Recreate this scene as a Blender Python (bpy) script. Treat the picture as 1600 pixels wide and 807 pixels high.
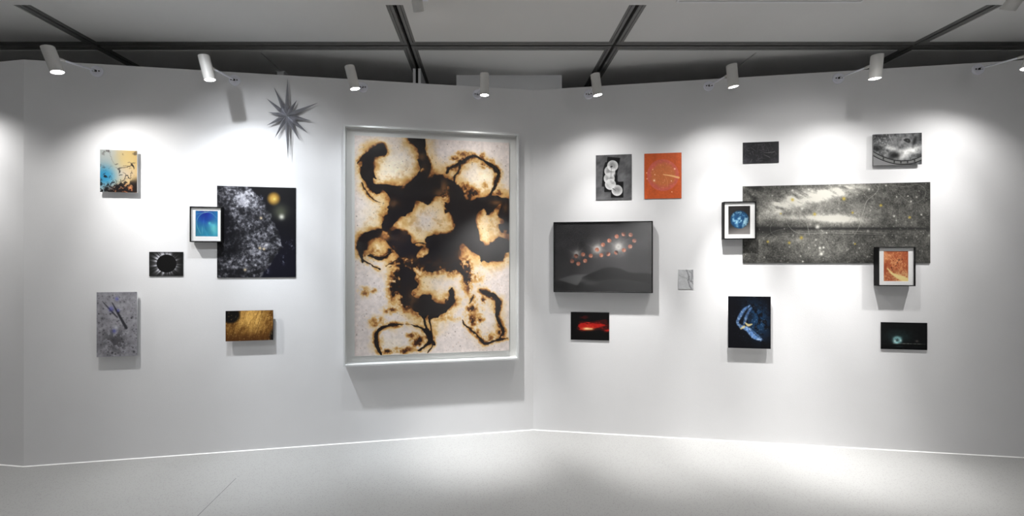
import bpy, math, random
import numpy as np
from mathutils import Vector, Matrix

for o in list(bpy.data.objects):
    bpy.data.objects.remove(o, do_unlink=True)
scene = bpy.context.scene
COL = scene.collection

# ------------------------------------------------------------------ camera
FPX, CX, HY = 605.0, 762.0, 407.0          # focal length and principal point of the photograph
cam_data = bpy.data.cameras.new('camera')
cam = bpy.data.objects.new('camera', cam_data)
COL.objects.link(cam)
cam_data.sensor_fit = 'HORIZONTAL'
cam_data.sensor_width = 36.0
cam_data.lens = FPX / 1600.0 * 36.0
cam_data.shift_x = (800.0 - CX) / 1600.0
cam_data.shift_y = (HY - 403.5) / 1600.0
cam_data.clip_start = 0.02
cam.location = (0.0, 0.0, 1.5)
cam.rotation_euler = (math.radians(90), 0, 0)
scene.camera = cam

# ------------------------------------------------------------------ view and world
scene.view_settings.view_transform = 'Standard'
scene.view_settings.look = 'None'
scene.view_settings.gamma = 1.0
scene.view_settings.use_curve_mapping = False
scene.view_settings.exposure = 0.97
world = bpy.data.worlds.new('world')
scene.world = world
world.use_nodes = True
world.node_tree.nodes['Background'].inputs['Color'].default_value = (0.9, 0.95, 1.0, 1)
world.node_tree.nodes['Background'].inputs['Strength'].default_value = 0.0

# ------------------------------------------------------------------ light levels
CORE_W, CORE_CONE = 135.0, 37.0        # narrow core of each wall lamp's beam
BEAM_W, BEAM_CONE = 36.0, 74.0         # its softer skirt
SPILL_W, SPILL_CONE = 22.5, 142.0      # its wide spill
WASH_W, WASH_CONE = 22.0, 90.0         # ceiling heads washing the wall; also scales the added fill spots
ROOM_SPOTS = [
    # further heads of the ceiling row, nearer to the viewer than the frame shows: position, target, share of WASH_W, colour
    ((-1.78, 1.95, 2.92), (-1.75, 3.05, 1.9), 0.9, (0.93, 0.96, 1.0)),
    ((2.344, 2.084, 2.97), (2.50, 3.1, 1.9), 0.45, (1.0, 0.99, 0.97)),
    # unseen spots added for soft bounce fill, aimed at the wall behind the viewer
    ((-2.5, -2.6, 3.05), (-2.5, -4.0, 1.3), 11.0, (1.0, 0.99, 0.97)),
    ((2.5, -2.6, 3.05), (2.5, -4.0, 1.3), 11.0, (1.0, 0.99, 0.97)),
]

# ------------------------------------------------------------------ materials
def srgb(c):
    out = []
    for v in c:
        v = v / 255.0
        out.append(v / 12.92 if v <= 0.04045 else ((v + 0.055) / 1.055) ** 2.4)
    return out

def mat(name, rgb, rough=0.6, metal=0.0, noise=None, bump=None, spec=0.5):
    m = bpy.data.materials.new(name)
    m.use_nodes = True
    nt = m.node_tree
    b = nt.nodes['Principled BSDF']
    c = srgb(rgb)
    b.inputs['Base Color'].default_value = (*c, 1)
    b.inputs['Roughness'].default_value = rough
    b.inputs['Metallic'].default_value = metal
    b.inputs['Specular IOR Level'].default_value = spec
    if noise:
        scale, amt = noise
        tc = nt.nodes.new('ShaderNodeTexCoord')
        n = nt.nodes.new('ShaderNodeTexNoise')
        n.inputs['Scale'].default_value = scale
        n.inputs['Detail'].default_value = 5
        nt.links.new(tc.outputs['Object'], n.inputs['Vector'])
        r = nt.nodes.new('ShaderNodeValToRGB')
        r.color_ramp.elements[0].position = 0.3
        r.color_ramp.elements[1].position = 0.7
        r.color_ramp.elements[0].color = (*[x * (1 - amt) for x in c], 1)
        r.color_ramp.elements[1].color = (*[min(1, x * (1 + amt)) for x in c], 1)
        nt.links.new(n.outputs['Fac'], r.inputs['Fac'])
        nt.links.new(r.outputs['Color'], b.inputs['Base Color'])
    if bump:
        scale, dist = bump
        tc = nt.nodes.new('ShaderNodeTexCoord')
        n = nt.nodes.new('ShaderNodeTexNoise')
        n.inputs['Scale'].default_value = scale
        n.inputs['Detail'].default_value = 4
        nt.links.new(tc.outputs['Object'], n.inputs['Vector'])
        bp = nt.nodes.new('ShaderNodeBump')
        bp.inputs['Distance'].default_value = dist
        bp.inputs['Strength'].default_value = 0.4
        nt.links.new(n.outputs['Fac'], bp.inputs['Height'])
        nt.links.new(bp.outputs['Normal'], b.inputs['Normal'])
    return m

def floor_material():
    m = mat('terrazzo', (176, 175, 174), 0.42, spec=0.4)
    nt = m.node_tree
    b = nt.nodes['Principled BSDF']
    tc = nt.nodes.new('ShaderNodeTexCoord')
    v = nt.nodes.new('ShaderNodeTexVoronoi')
    v.inputs['Scale'].default_value = 95
    nt.links.new(tc.outputs['Object'], v.inputs['Vector'])
    r = nt.nodes.new('ShaderNodeValToRGB')
    r.color_ramp.elements[0].color = (*srgb((132, 131, 130)), 1)
    r.color_ramp.elements[1].color = (*srgb((160, 160, 159)), 1)
    r.color_ramp.elements[0].position = 0.05
    r.color_ramp.elements[1].position = 0.35
    nt.links.new(v.outputs['Distance'], r.inputs['Fac'])
    n = nt.nodes.new('ShaderNodeTexNoise')
    n.inputs['Scale'].default_value = 2.2
    n.inputs['Detail'].default_value = 6
    nt.links.new(tc.outputs['Object'], n.inputs['Vector'])
    mx = nt.nodes.new('ShaderNodeMixRGB')
    mx.blend_type = 'MULTIPLY'
    mx.inputs['Fac'].default_value = 0.12
    nt.links.new(r.outputs['Color'], mx.inputs['Color1'])
    nt.links.new(n.outputs['Fac'], mx.inputs['Color2'])
    nt.links.new(mx.outputs['Color'], b.inputs['Base Color'])
    return m

def print_material(name, rough=0.5, spec=0.18):
    m = mat(name, (128, 128, 128), rough, spec=spec)
    nt = m.node_tree
    a = nt.nodes.new('ShaderNodeAttribute')
    a.attribute_name = 'print'
    nt.links.new(a.outputs['Color'], nt.nodes['Principled BSDF'].inputs['Base Color'])
    return m

def glass_material():
    m = bpy.data.materials.new('clear_glazing')
    m.use_nodes = True
    nt = m.node_tree
    nt.nodes.clear()
    out = nt.nodes.new('ShaderNodeOutputMaterial')
    mix = nt.nodes.new('ShaderNodeMixShader')
    tr = nt.nodes.new('ShaderNodeBsdfTransparent')
    gl = nt.nodes.new('ShaderNodeBsdfGlossy')
    gl.inputs['Roughness'].default_value = 0.03
    lw = nt.nodes.new('ShaderNodeLayerWeight')
    p = nt.nodes.new('ShaderNodeMath'); p.operation = 'POWER'
    p.inputs[1].default_value = 5.0
    q = nt.nodes.new('ShaderNodeMath'); q.operation = 'MULTIPLY_ADD'
    q.inputs[1].default_value = 0.35
    q.inputs[2].default_value = 0.03
    nt.links.new(lw.outputs['Facing'], p.inputs[0])
    nt.links.new(p.outputs[0], q.inputs[0])
    nt.links.new(q.outputs[0], mix.inputs['Fac'])
    nt.links.new(tr.outputs[0], mix.inputs[1])
    nt.links.new(gl.outputs[0], mix.inputs[2])
    nt.links.new(mix.outputs[0], out.inputs['Surface'])
    return m

def emit_material(name, rgb, strength):
    m = bpy.data.materials.new(name)
    m.use_nodes = True
    b = m.node_tree.nodes['Principled BSDF']
    b.inputs['Base Color'].default_value = (0.8, 0.8, 0.8, 1)
    b.inputs['Emission Color'].default_value = (*rgb, 1)
    b.inputs['Emission Strength'].default_value = strength
    return m

M = dict(
    wall=mat('white_wall_paint', (228, 228, 229), 0.75, noise=(3.0, 0.015), bump=(160, 0.0012), spec=0.25),
    ceiling=mat('ceiling_paint', (226, 226, 225), 0.85, noise=(1.2, 0.02), spec=0.2),
    recess=mat('dark_recess', (14, 14, 15), 0.8, noise=(8, 0.1)),
    alu=mat('grey_aluminium_profile', (132, 132, 131), 0.55, 0.2, noise=(20, 0.05)),
    slab=mat('back_room_grey', (150, 150, 150), 0.9, noise=(2, 0.03)),
    column=mat('column_paint', (232, 233, 235), 0.8, noise=(2, 0.02)),
    bead=mat('white_sealant', (240, 240, 238), 0.6, noise=(40, 0.03)),
    floor=floor_material(),
    lamp=mat('lamp_white_enamel', (205, 204, 201), 0.45, noise=(30, 0.01)),
    plate=mat('plate_white_plastic', (236, 237, 246), 0.4, noise=(30, 0.01)),
    screw=mat('dark_screw', (28, 28, 30), 0.5, 0.4, noise=(50, 0.1)),
    steel=mat('brushed_steel', (170, 170, 172), 0.35, 0.9, noise=(60, 0.05)),
    silver=mat('star_silver', (158, 159, 166), 0.38, 0.6, noise=(25, 0.06)),
    frame_white=mat('pale_silver_frame', (222, 224, 224), 0.38, 0.15, noise=(30, 0.02)),
    frame_black=mat('black_wood_frame', (13, 13, 14), 0.6, noise=(60, 0.15), spec=0.25),
    matboard=mat('white_mat_board', (236, 236, 235), 0.85, noise=(90, 0.012)),
    backing=mat('pale_backing_board', (222, 222, 219), 0.85, noise=(60, 0.012)),
    batten=mat('plywood_batten', (150, 124, 92), 0.8, noise=(18, 0.1)),
    joint=mat('floor_joint_dark', (120, 120, 120), 0.8, noise=(30, 0.1)),
    glass=glass_material(),
    print=print_material('printed_photo'),
    print_gloss=print_material('printed_photo_gloss', 0.4, 0.2),
    lens=emit_material('lit_lens', (1.0, 0.98, 0.95), 14.0),
)

# ------------------------------------------------------------------ mesh helpers
def link(name, me, parent=None, m=None, loc=None, rotz=0.0):
    o = bpy.data.objects.new(name, me)
    COL.objects.link(o)
    if m is not None and me is not None:
        me.materials.append(m)
    if parent is not None:
        o.parent = parent
    if loc is not None:
        o.location = loc
    if rotz:
        o.rotation_euler = (0, 0, rotz)
    return o

def mesh(name, verts, faces, smooth=False):
    me = bpy.data.meshes.new(name)
    me.from_pydata([tuple(v) for v in verts], [], faces)
    me.update()
    if smooth:
        for p in me.polygons:
            p.use_smooth = True
    return me

def box_data(x0, x1, y0, y1, z0, z1):
    v = [(x0, y0, z0), (x1, y0, z0), (x1, y1, z0), (x0, y1, z0), (x0, y0, z1), (x1, y0, z1), (x1, y1, z1), (x0, y1, z1)]
    f = [(0, 3, 2, 1), (4, 5, 6, 7), (0, 1, 5, 4), (1, 2, 6, 5), (2, 3, 7, 6), (3, 0, 4, 7)]
    return v, f

def box(name, x0, x1, y0, y1, z0, z1, m, parent=None, loc=None, rotz=0.0):
    v, f = box_data(x0, x1, y0, y1, z0, z1)
    return link(name, mesh(name, v, f), parent, m, loc, rotz)

def prism(name, pts, z0, ztops, m, parent=None):
    """vertical prism over a footprint; ztops gives the height at each footprint corner"""
    n = len(pts)
    v = [(p[0], p[1], z0) for p in pts] + [(p[0], p[1], z) for p, z in zip(pts, ztops)]
    f = [tuple(range(n - 1, -1, -1)), tuple(range(n, 2 * n))]
    for i in range(n):
        j = (i + 1) % n
        f.append((i, j, n + j, n + i))
    return link(name, mesh(name, v, f), parent, m)

def basis(axis):
    a = Vector(axis).normalized()
    t = Vector((0, 0, 1)) if abs(a.z) < 0.9 else Vector((1, 0, 0))
    e1 = a.cross(t).normalized()
    return a, e1, a.cross(e1)

def lathe_data(p0, axis, profile, seg=32):
    """profile: list of (distance along axis, radius)"""
    a, e1, e2 = basis(axis)
    p0 = Vector(p0)
    v, f, rings = [], [], []
    for t, r in profile:
        if r < 1e-6:
            rings.append([len(v)]); v.append(p0 + a * t)
        else:
            ids = []
            for k in range(seg):
                w = 2 * math.pi * k / seg
                ids.append(len(v)); v.append(p0 + a * t + (e1 * math.cos(w) + e2 * math.sin(w)) * r)
            rings.append(ids)
    for r0, r1 in zip(rings[:-1], rings[1:]):
        for k in range(seg):
            j = (k + 1) % seg
            if len(r0) == 1 and len(r1) == 1:
                continue
            if len(r0) == 1:
                f.append((r0[0], r1[k], r1[j]))
            elif len(r1) == 1:
                f.append((r0[k], r1[0], r0[j]))
            else:
                f.append((r0[k], r1[k], r1[j], r0[j]))
    return v, f

def lathe(name, p0, axis, profile, m, parent=None, seg=32, sharp=0.6):
    v, f = lathe_data(p0, axis, profile, seg)
    me = mesh(name, v, f, True)
    o = link(name, me, parent, m)
    try:
        me.set_sharp_from_angle(angle=sharp)
    except Exception:
        pass
    return o

def rod(name, p, q, r, m, parent=None, seg=14):
    d = Vector(q) - Vector(p)
    L = d.length
    return lathe(name, p, d, [(0, 0), (0, r), (L, r), (L, 0)], m, parent, seg)

def thing(name, label, cat, loc=(0, 0, 0), rotz=0.0, group=None):
    o = link(name, None, None, None, loc, rotz)
    o.empty_display_size = 0.05
    return tag(o, label, cat, group)

def tag(o, label, cat, group=None):
    o['label'] = label
    o['category'] = cat
    if group:
        o['group'] = group
    return o

def struct(o, label=None):
    o['kind'] = 'structure'
    if label:
        o['label'] = label
    return o

# ------------------------------------------------------------------ the room
L0 = Vector((-3.367, 2.810)); A = Vector((0.401, 3.418)); R0 = Vector((4.068, 2.937)); F0 = Vector((-3.572, 2.836))
UL = (A - L0).normalized(); UR = (R0 - A).normalized(); UF = (F0 - L0).normalized()
NL = Vector((UL.y, -UL.x)); NR = Vector((UR.y, -UR.x))
ANG_L = math.atan2(UL.y, UL.x); ANG_R = math.atan2(UR.y, UR.x)
WALLS = {'L': (L0, UL, NL, ANG_L), 'R': (A, UR, NR, ANG_R)}
CEIL = 3.18

def on_wall(side, u, v, d=0.0):
    P, U, N, _ = WALLS[side]
    q = P + U * u + N * d
    return Vector((q.x, q.y, v))

FE = L0 + UF * 1.6
RE = A + UR * 4.7
TH = 0.075
BL = L0 - NL * TH; BA_L = A - NL * TH; BA_R = A - NR * TH; BR = RE - NR * TH
NF = Vector((-UF.y, UF.x))
if NF.y > 0: NF = -NF
BF = FE - NF * TH
BM = (BA_L + BA_R) / 2
struct(prism('wall_left', [L0, A, BM, BL], 0, [2.958, 3.003, 3.003, 2.958], M['wall']), 'long white partition wall left of the inner corner')
struct(prism('wall_right', [A, RE, BR, BM], 0, [3.003, 3.025, 3.025, 3.003], M['wall']), 'long white partition wall right of the inner corner')
struct(prism('wall_end', [FE, L0, BL, BF], 0, [2.94, 2.958, 2.958, 2.94], M['wall']), 'short white wall turning away at the left edge')
floor = struct(box('floor', -7, 7, -4, 8, -0.08, 0, M['floor']), 'pale grey terrazzo floor')
struct(box('wall_back', -7, 7, 8.0, 8.15, 0, 3.5, M['slab']), 'unlit wall of the room behind the partition')
struct(box('wall_front', -7, 7, -4.15, -4.0, 0, 3.5, M['wall']), 'white wall behind the viewer')
struct(box('wall_side_left', -7.15, -7, -4, 8, 0, 3.5, M['wall']), 'white side wall of the hall at the left')
struct(box('wall_side_right', 7, 7.15, -4, 8, 0, 3.5, M['wall']), 'white side wall of the hall at the right')

# sealant bead along the foot of the walls
def bead(name, P, Q, N):
    a = P + N * 0.0; b = Q + N * 0.0; c = Q + N * 0.007; d = P + N * 0.007
    struct(prism(name, [d, c, b, a], 0, [0.0015, 0.0015, 0.0045, 0.0045], M['bead']), 'thin white sealant line where wall meets floor')
bead('trim_1', L0, A, NL); bead('trim_2', A, RE, NR); bead('trim_3', FE, L0, NF)

# floor joint running towards the wall
ja, jb = Vector((-1.70, 2.27)), Vector((-1.73, 2.66))
jd = (jb - ja).normalized(); jn = Vector((-jd.y, jd.x)) * 0.0022
jp = [ja - jd * 0.9 - jn, jb - jn, jb + jn, ja - jd * 0.9 + jn]
prism('floor_joint', jp, 0, [0.0006] * 4, M['joint'], floor)

# ceiling: dark void above, plasterboard panels below it, slots between the panels
ceiling = struct(box('ceiling', -7, 7, -4, 8, CEIL + 0.06, CEIL + 0.2, M['recess']), 'white plasterboard ceiling divided by dark aluminium slots')
SX = [-3.063, -0.615, 0.989, 3.338]       # slots running away from the viewer
SW = 0.058                                # half width
Y_END, Y_H0, Y_H1 = 2.546, 2.974, 3.100   # front end of the slots, cross slot
JX = [-1.835, 2.171]                      # narrow panel joints behind the cross slot
def panel(x0, x1, y0, y1):
    box('ceiling_panel', x0, x1, y0, y1, CEIL, CEIL + 0.06, M['ceiling'], ceiling)
panel(-7, 7, -4, Y_END)
xs = [-7] + [s for c in SX for s in (c - SW, c + SW)] + [7]
for i in range(0, len(xs), 2):
    panel(xs[i], xs[i + 1], Y_END, Y_H0)
    cuts = [xs[i]] + [s for j in JX if xs[i] < j < xs[i + 1] for s in (j - 0.006, j + 0.006)] + [xs[i + 1]]
    if len(cuts) == 2:
        panel(cuts[0], cuts[1], Y_H1, 8)
    else:
        panel(cuts[0], cuts[3], Y_H1, Y_H1 + 0.03)
        panel(cuts[0], cuts[1], Y_H1 + 0.03, 8)
        panel(cuts[2], cuts[3], Y_H1 + 0.03, 8)

def profile(x0, x1, y0, y1, along):
    """aluminium slot edge: two flat flanges with a fine groove between them"""
    v, f = [], []
    def add(a0, a1, z0, z1):
        if along == 'y':
            bv, bf = box_data(a0, a1, y0, y1, z0, z1)
        else:
            bv, bf = box_data(x0, x1, a0, a1, z0, z1)
        k = len(v)
        v.extend(bv); f.extend([tuple(i + k for i in q) for q in bf])
    lo, hi = (x0, x1) if along == 'y' else (y0, y1)
    w = hi - lo
    add(lo, lo + w * 0.46, CEIL + 0.004, CEIL + 0.05)
    add(lo + w * 0.46, lo + w * 0.56, CEIL + 0.014, CEIL + 0.05)
    add(lo + w * 0.56, hi, CEIL + 0.004, CEIL + 0.05)
    link('slot_profile', mesh('slot_profile', v, f), ceiling, M['alu'])
GAP = 0.0125
for c in SX:
    for s in (-1, 1):
        a, b = sorted((c + s * GAP, c + s * SW))
        profile(a, b, Y_END, Y_H0 + 0.02, 'y')
        profile(a, b, Y_H1 - 0.02, 8, 'y')
ym = (Y_H0 + Y_H1) / 2
hx = [-7] + [s for c in SX for s in (c - SW, c + SW)] + [7]
for i in range(0, len(hx), 2):
    profile(hx[i], hx[i + 1], Y_H0, ym - 0.0105, 'x')
    profile(hx[i], hx[i + 1], ym + 0.0105, Y_H1, 'x')
for c in SX:
    for s in (-1, 1):
        a, b = sorted((c + s * GAP, c + s * SW))
        profile(a, b, Y_H0 + 0.02, ym - 0.0105, 'x')
        profile(a, b, ym + 0.0105, Y_H1 - 0.02, 'x')

# things standing behind the partition, seen above its top edge
tag(box('column', -0.284, 0.673, 3.511, 4.2, 0, CEIL, M['column']), 'pale grey square column behind the inner corner, under the ceiling', 'column')
pp = thing('partition_panel', 'slim metal-edged folding partition standing under the ceiling slot behind the wall', 'partition', (-0.62, 3.388, 0))
box('edge_post', -0.034, -0.012, 0, 0.05, 0, CEIL, M['column'], pp)
box('edge_post', 0.012, 0.034, 0, 0.05, 0, CEIL, M['column'], pp)
box('core', -0.012, 0.012, 0.012, 0.05, 0, CEIL, M['recess'], pp)
box('leaf', -0.034, 0.034, 0.05, 1.4, 0, CEIL, M['column'], pp)
sp = thing('partition_post', 'small pale post behind the wall above the silver star', 'post', (-1.842, 3.44, 0))
box('post', -0.029, 0.029, 0, 0.06, 0, CEIL - 0.004, M['column'], sp)
box('head_plate', -0.04, 0.04, -0.006, 0.07, CEIL - 0.004, CEIL, M['column'], sp)
ap = thing('access_panel', 'flush ceiling access panel at the top edge above the long galaxy print', 'ceiling panel', (1.82, 2.20, CEIL))
box('frame_edge', -0.60, 0.60, 0.30, 0.312, -0.010, 0, M['column'], ap)
box('frame_edge', -0.60, 0.60, -0.312, -0.30, -0.010, 0, M['column'], ap)
box('frame_edge', -0.60, -0.588, -0.30, 0.30, -0.010, 0, M['column'], ap)
box('frame_edge', 0.588, 0.60, -0.30, 0.30, -0.010, 0, M['column'], ap)
box('door_leaf', -0.588, 0.588, -0.30, 0.30, -0.005, 0, M['ceiling'], ap)

# ------------------------------------------------------------------ wall spotlights
def spot(parent, pos, direction, watts, cone, blend, col, radius=0.022):
    ld = bpy.data.lights.new('spot_beam', 'SPOT')
    ld.energy = watts
    ld.spot_size = math.radians(cone)
    ld.spot_blend = blend
    ld.color = col
    ld.shadow_soft_size = radius
    lo = bpy.data.objects.new('spot_beam', ld)
    COL.objects.link(lo)
    if parent is not None:
        lo.parent = parent
    lo.location = pos
    lo.rotation_euler = Vector(direction).to_track_quat('-Z', 'Y').to_euler()
    return lo

def beams(parent, pos, axis, share, col):
    for w, cone, k in ((CORE_W, CORE_CONE, share[0]), (BEAM_W, BEAM_CONE, share[1]), (SPILL_W, SPILL_CONE, share[2])):
        spot(parent, pos, axis, w * k, cone, 1.0, col)

def lamp_head(root, bot, axis, L=0.157, r=0.0345):
    """white cylinder with an open lower end, a recessed lit lens"""
    a = Vector(axis).normalized()
    top = bot - a * L
    lathe('lamp_body', top, a, [(0, 0), (0, r * 0.93), (0.003, r), (L, r), (L, r - 0.003), (L - 0.006, r - 0.004), (L - 0.012, r - 0.006), (L - 0.012, 0)], M['lamp'], root, 40)
    lathe('lens', bot - a * 0.0065, a, [(0, 0), (0, r - 0.005), (0.006, r - 0.0055), (0.0075, 0)], M['lens'], root, 32)
    return top

def wall_lamp(side, mu, mv, bu, bv, tu, tv, label, share, col=(1, 0.985, 0.96), db=0.42, dt=0.438):
    P, U, N, ang = WALLS[side]
    base = on_wall(side, mu, mv)
    root = thing('wall_spotlight', label, 'spotlight', base, 0, 'cylinder spotlights along the top of the wall')
    n3 = Vector((N.x, N.y, 0))
    u3 = Vector((U.x, U.y, 0))
    pl = lathe('wall_plate', (0, 0, 0), n3, [(0, 0), (0, 0.041), (0.009, 0.041), (0.013, 0.037), (0.013, 0)], M['plate'], root, 32)
    for s in (-0.021, 0.021):
        lathe('screw', u3 * s + n3 * 0.012, n3, [(0, 0), (0, 0.0052), (0.0035, 0.0045), (0.0035, 0)], M['screw'], pl, 10)
    bot = on_wall(side, bu, bv, db) - base
    top = on_wall(side, tu, tv, dt) - base
    ax = (bot - top).normalized()
    lamp_head(root, bot, ax)
    hub = bot - ax * 0.105 - n3 * 0.03
    k0 = n3 * 0.013
    rod('socket', k0, k0 + (hub - k0).normalized() * 0.025, 0.008, M['screw'], root, 12)
    rod('arm', k0 + (hub - k0).normalized() * 0.012, hub, 0.0064, M['plate'], root, 12)
    rod('knuckle', hub - (hub - k0).normalized() * 0.075, hub + (hub - k0).normalized() * 0.012, 0.0095, M['lamp'], root, 14)
    beams(root, bot + ax * 0.006, ax, share, col)
    return root

cool = (0.90, 0.95, 1.0)
neu = (1.0, 0.985, 0.965)
wall_lamp('L', 0.465, 2.906, 0.549, 2.706, 0.505, 2.865, 'white spotlight on wall arm above the small blue and amber print', (0.2, 0.9, 1.2), neu)
wall_lamp('L', 1.404, 2.909, 1.436, 2.723, 1.406, 2.880, 'white spotlight on wall arm between the blue and amber print and the silver star', (0.42, 0.85, 1.0), cool)
wall_lamp('L', 2.370, 2.922, 2.381, 2.729, 2.345, 2.882, 'white spotlight over the upper left corner of the big burnt-looking artwork', (0.68, 0.5, 0.35), cool)
wall_lamp('L', 3.321, 2.929, 3.318, 2.747, 3.315, 2.902, 'white spotlight over the upper right corner of the big burnt-looking artwork', (1.3, 0.6, 0.45), neu)
wall_lamp('R', 0.479, 2.937, 0.493, 2.753, 0.470, 2.911, 'white spotlight above the print of overlapping pale discs', (1.25, 0.85, 0.65), neu)
wall_lamp('R', 1.453, 2.952, 1.451, 2.760, 1.430, 2.916, 'white spotlight above the small dark print of scratches', (1.15, 0.8, 0.72), neu)
wall_lamp('R', 2.425, 2.956, 2.367, 2.764, 2.369, 2.924, 'white spotlight above the black and white print of a clouded eye', (1.15, 0.8, 0.72), neu)
wall_lamp('R', 3.392, 2.966, 3.274, 2.773, 3.310, 2.916, 'white spotlight cut off by the right edge of the photo', (0.25, 0.6, 0.9), neu)
# the next head of the row, left of the frame, lights the short end wall
beams(None, (-3.80, 2.46, 2.72), (-0.05, 0.10, -1), (0.1, 0.5, 0.85), neu)

# ceiling heads that show at the top edge
def ceiling_lamp(loc, axis, label):
    root = thing('ceiling_spotlight', label, 'spotlight', loc, 0, 'ceiling spotlights cut off by the top edge')
    z = CEIL - loc[2]
    box('mount_plate', -0.055, 0.055, -0.03, 0.03, z - 0.02, z, M['plate'], root)
    a = Vector(axis).normalized()
    bot = Vector((0, 0, 0))
    lamp_head(root, bot, a, 0.11, 0.034)
    top = bot - a * 0.11
    mid = bot - a * 0.07
    for s in (-1, 1):
        off = Vector((s * 0.041, 0, 0))
        rod('yoke_arm', mid + off, Vector((s * 0.041, 0, z - 0.02)), 0.0045, M['plate'], root, 10)
        rod('yoke_screw', mid + off * 0.75, mid + off * 1.2, 0.008, M['screw'], root, 10)
    rod('stem', top - a * -0.01, Vector((0, 0, z - 0.02)), 0.009, M['plate'], root, 12)
    return root
ceiling_lamp((-0.435, 2.45, 3.075), (0.12, 0.80, -1), 'white ceiling spotlight at the top edge above the big artwork')
ceiling_lamp((3.02, 2.25, 2.955), (-0.06, 0.80, -1), 'white ceiling spotlight in the upper right corner')
for pos, tgt, share, col in ROOM_SPOTS:
    spot(None, pos, Vector(tgt) - Vector(pos), WASH_W * share, WASH_CONE, 1.0, col)

# ------------------------------------------------------------------ painting tools for the printed pictures
_T = np.random.RandomState(7).rand(256, 256)
def vnoise(x, y, seed=0):
    x = x + seed * 17.31; y = y + seed * 9.77
    xi = np.floor(x).astype(int); yi = np.floor(y).astype(int)
    fx = x - xi; fy = y - yi
    fx = fx * fx * (3 - 2 * fx); fy = fy * fy * (3 - 2 * fy)
    a = _T[yi & 255, xi & 255]; b = _T[yi & 255, (xi + 1) & 255]
    c = _T[(yi + 1) & 255, xi & 255]; d = _T[(yi + 1) & 255, (xi + 1) & 255]
    return (a * (1 - fx) + b * fx) * (1 - fy) + (c * (1 - fx) + d * fx) * fy
def fbm(x, y, size, octv=4, seed=0):
    s = np.zeros_like(x); amp = 0.5; tot = 0.0
    for k in range(octv):
        s += amp * vnoise(x / size * 2 ** k, y / size * 2 ** k, seed + k * 3)
        tot += amp; amp *= 0.55
    return s / tot
def ridged(x, y, size, octv=4, seed=0):
    s = np.zeros_like(x); amp = 0.5; tot = 0.0
    for k in range(octv):
        n = vnoise(x / size * 2 ** k, y / size * 2 ** k, seed + k * 3)
        s += amp * (1 - np.abs(2 * n - 1)); tot += amp; amp *= 0.6
    return s / tot
def sstep(a, b, t):
    t = np.clip((t - a) / (b - a), 0, 1)
    return t * t * (3 - 2 * t)
def lerp(c0, c1, t):
    c1 = np.asarray(c1, float)
    return c0 + (c1 - c0) * t[..., None]
def solid(x, c):
    return np.ones(x.shape + (3,)) * np.asarray(c, float)
def gauss(x, y, cx, cy, rx, ry=None, ang=0.0):
    ry = ry or rx
    ca, sa = math.cos(ang), math.sin(ang)
    dx, dy = x - cx, y - cy
    a = (dx * ca + dy * sa) / rx; b = (-dx * sa + dy * ca) / ry
    return np.exp(-(a * a + b * b))
def inpoly(x, y, pts):
    r = np.zeros(x.shape, bool)
    n = len(pts)
    for i in range(n):
        x0, y0 = pts[i]; x1, y1 = pts[(i + 1) % n]
        if y0 == y1:
            continue
        c = ((y0 > y) != (y1 > y)) & (x < (x1 - x0) * (y - y0) / (y1 - y0) + x0)
        r ^= c
    return r
def smooth_line(pts, n=6):
    p = [np.array(q, float) for q in pts]
    p = [2 * p[0] - p[1]] + p + [2 * p[-1] - p[-2]]
    out = []
    for i in range(1, len(p) - 2):
        for k in range(n):
            t = k / n
            out.append(0.5 * (2 * p[i] + (p[i + 1] - p[i - 1]) * t + (2 * p[i - 1] - 5 * p[i] + 4 * p[i + 1] - p[i + 2]) * t * t + (3 * p[i] - p[i - 1] - 3 * p[i + 1] + p[i + 2]) * t ** 3))
    out.append(p[-2])
    return out
def line_d(x, y, pts):
    """signed distance to a tapering stroke; pts: (x, y, half width)"""
    best = np.full(x.shape, 1e9)
    for a, b in zip(pts[:-1], pts[1:]):
        ax, ay, aw = a; bx, by, bw = b
        dx, dy = bx - ax, by - ay
        L2 = dx * dx + dy * dy + 1e-9
        t = np.clip(((x - ax) * dx + (y - ay) * dy) / L2, 0, 1)
        d = np.hypot(x - ax - t * dx, y - ay - t * dy) - (aw + (bw - aw) * t)
        best = np.minimum(best, d)
    return best
def stroke(x, y, pts, soft=0.6, n=6):
    return 1 - sstep(-soft, soft, line_d(x, y, smooth_line(pts, n)))
def blur(a, s):
    """separable gaussian blur"""
    r = max(1, int(3 * s)); k = np.exp(-0.5 * (np.arange(-r, r + 1) / s) ** 2); k /= k.sum()
    for ax in (0, 1):
        pad = [(r, r) if i == ax else (0, 0) for i in range(2)]
        p = np.pad(a, pad, mode='edge')
        out = np.zeros_like(a)
        for i, w in enumerate(k):
            out += w * (p[i:i + a.shape[0], :] if ax == 0 else p[:, i:i + a.shape[1]])
        a = out
    return a
def dots(x, y, n, seed, r0, r1, box_=None, power=2.0):
    """sum of small soft random dots; returns intensity field"""
    rs = np.random.RandomState(seed)
    f = np.zeros(x.shape)
    xs_, ys_ = x[0, :], y[:, 0]
    x0, x1 = x.min(), x.max(); y0, y1 = y.min(), y.max()
    if box_:
        x0, y0, x1, y1 = box_
    for _ in range(n):
        cx = rs.uniform(x0, x1); cy = rs.uniform(y0, y1); r = r0 + (r1 - r0) * rs.rand() ** power; a = rs.uniform(0.35, 1)
        i0, i1 = np.searchsorted(xs_, [cx - 3 * r, cx + 3 * r]); j0, j1 = np.searchsorted(ys_, [cy - 3 * r - 6, cy + 3 * r + 6])
        if i1 <= i0 or j1 <= j0:
            continue
        s = (slice(j0, j1), slice(i0, i1))
        f[s] = np.maximum(f[s], a * np.exp(-((x[s] - cx) ** 2 + (y[s] - cy) ** 2) / (r * r)))
    return f
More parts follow.
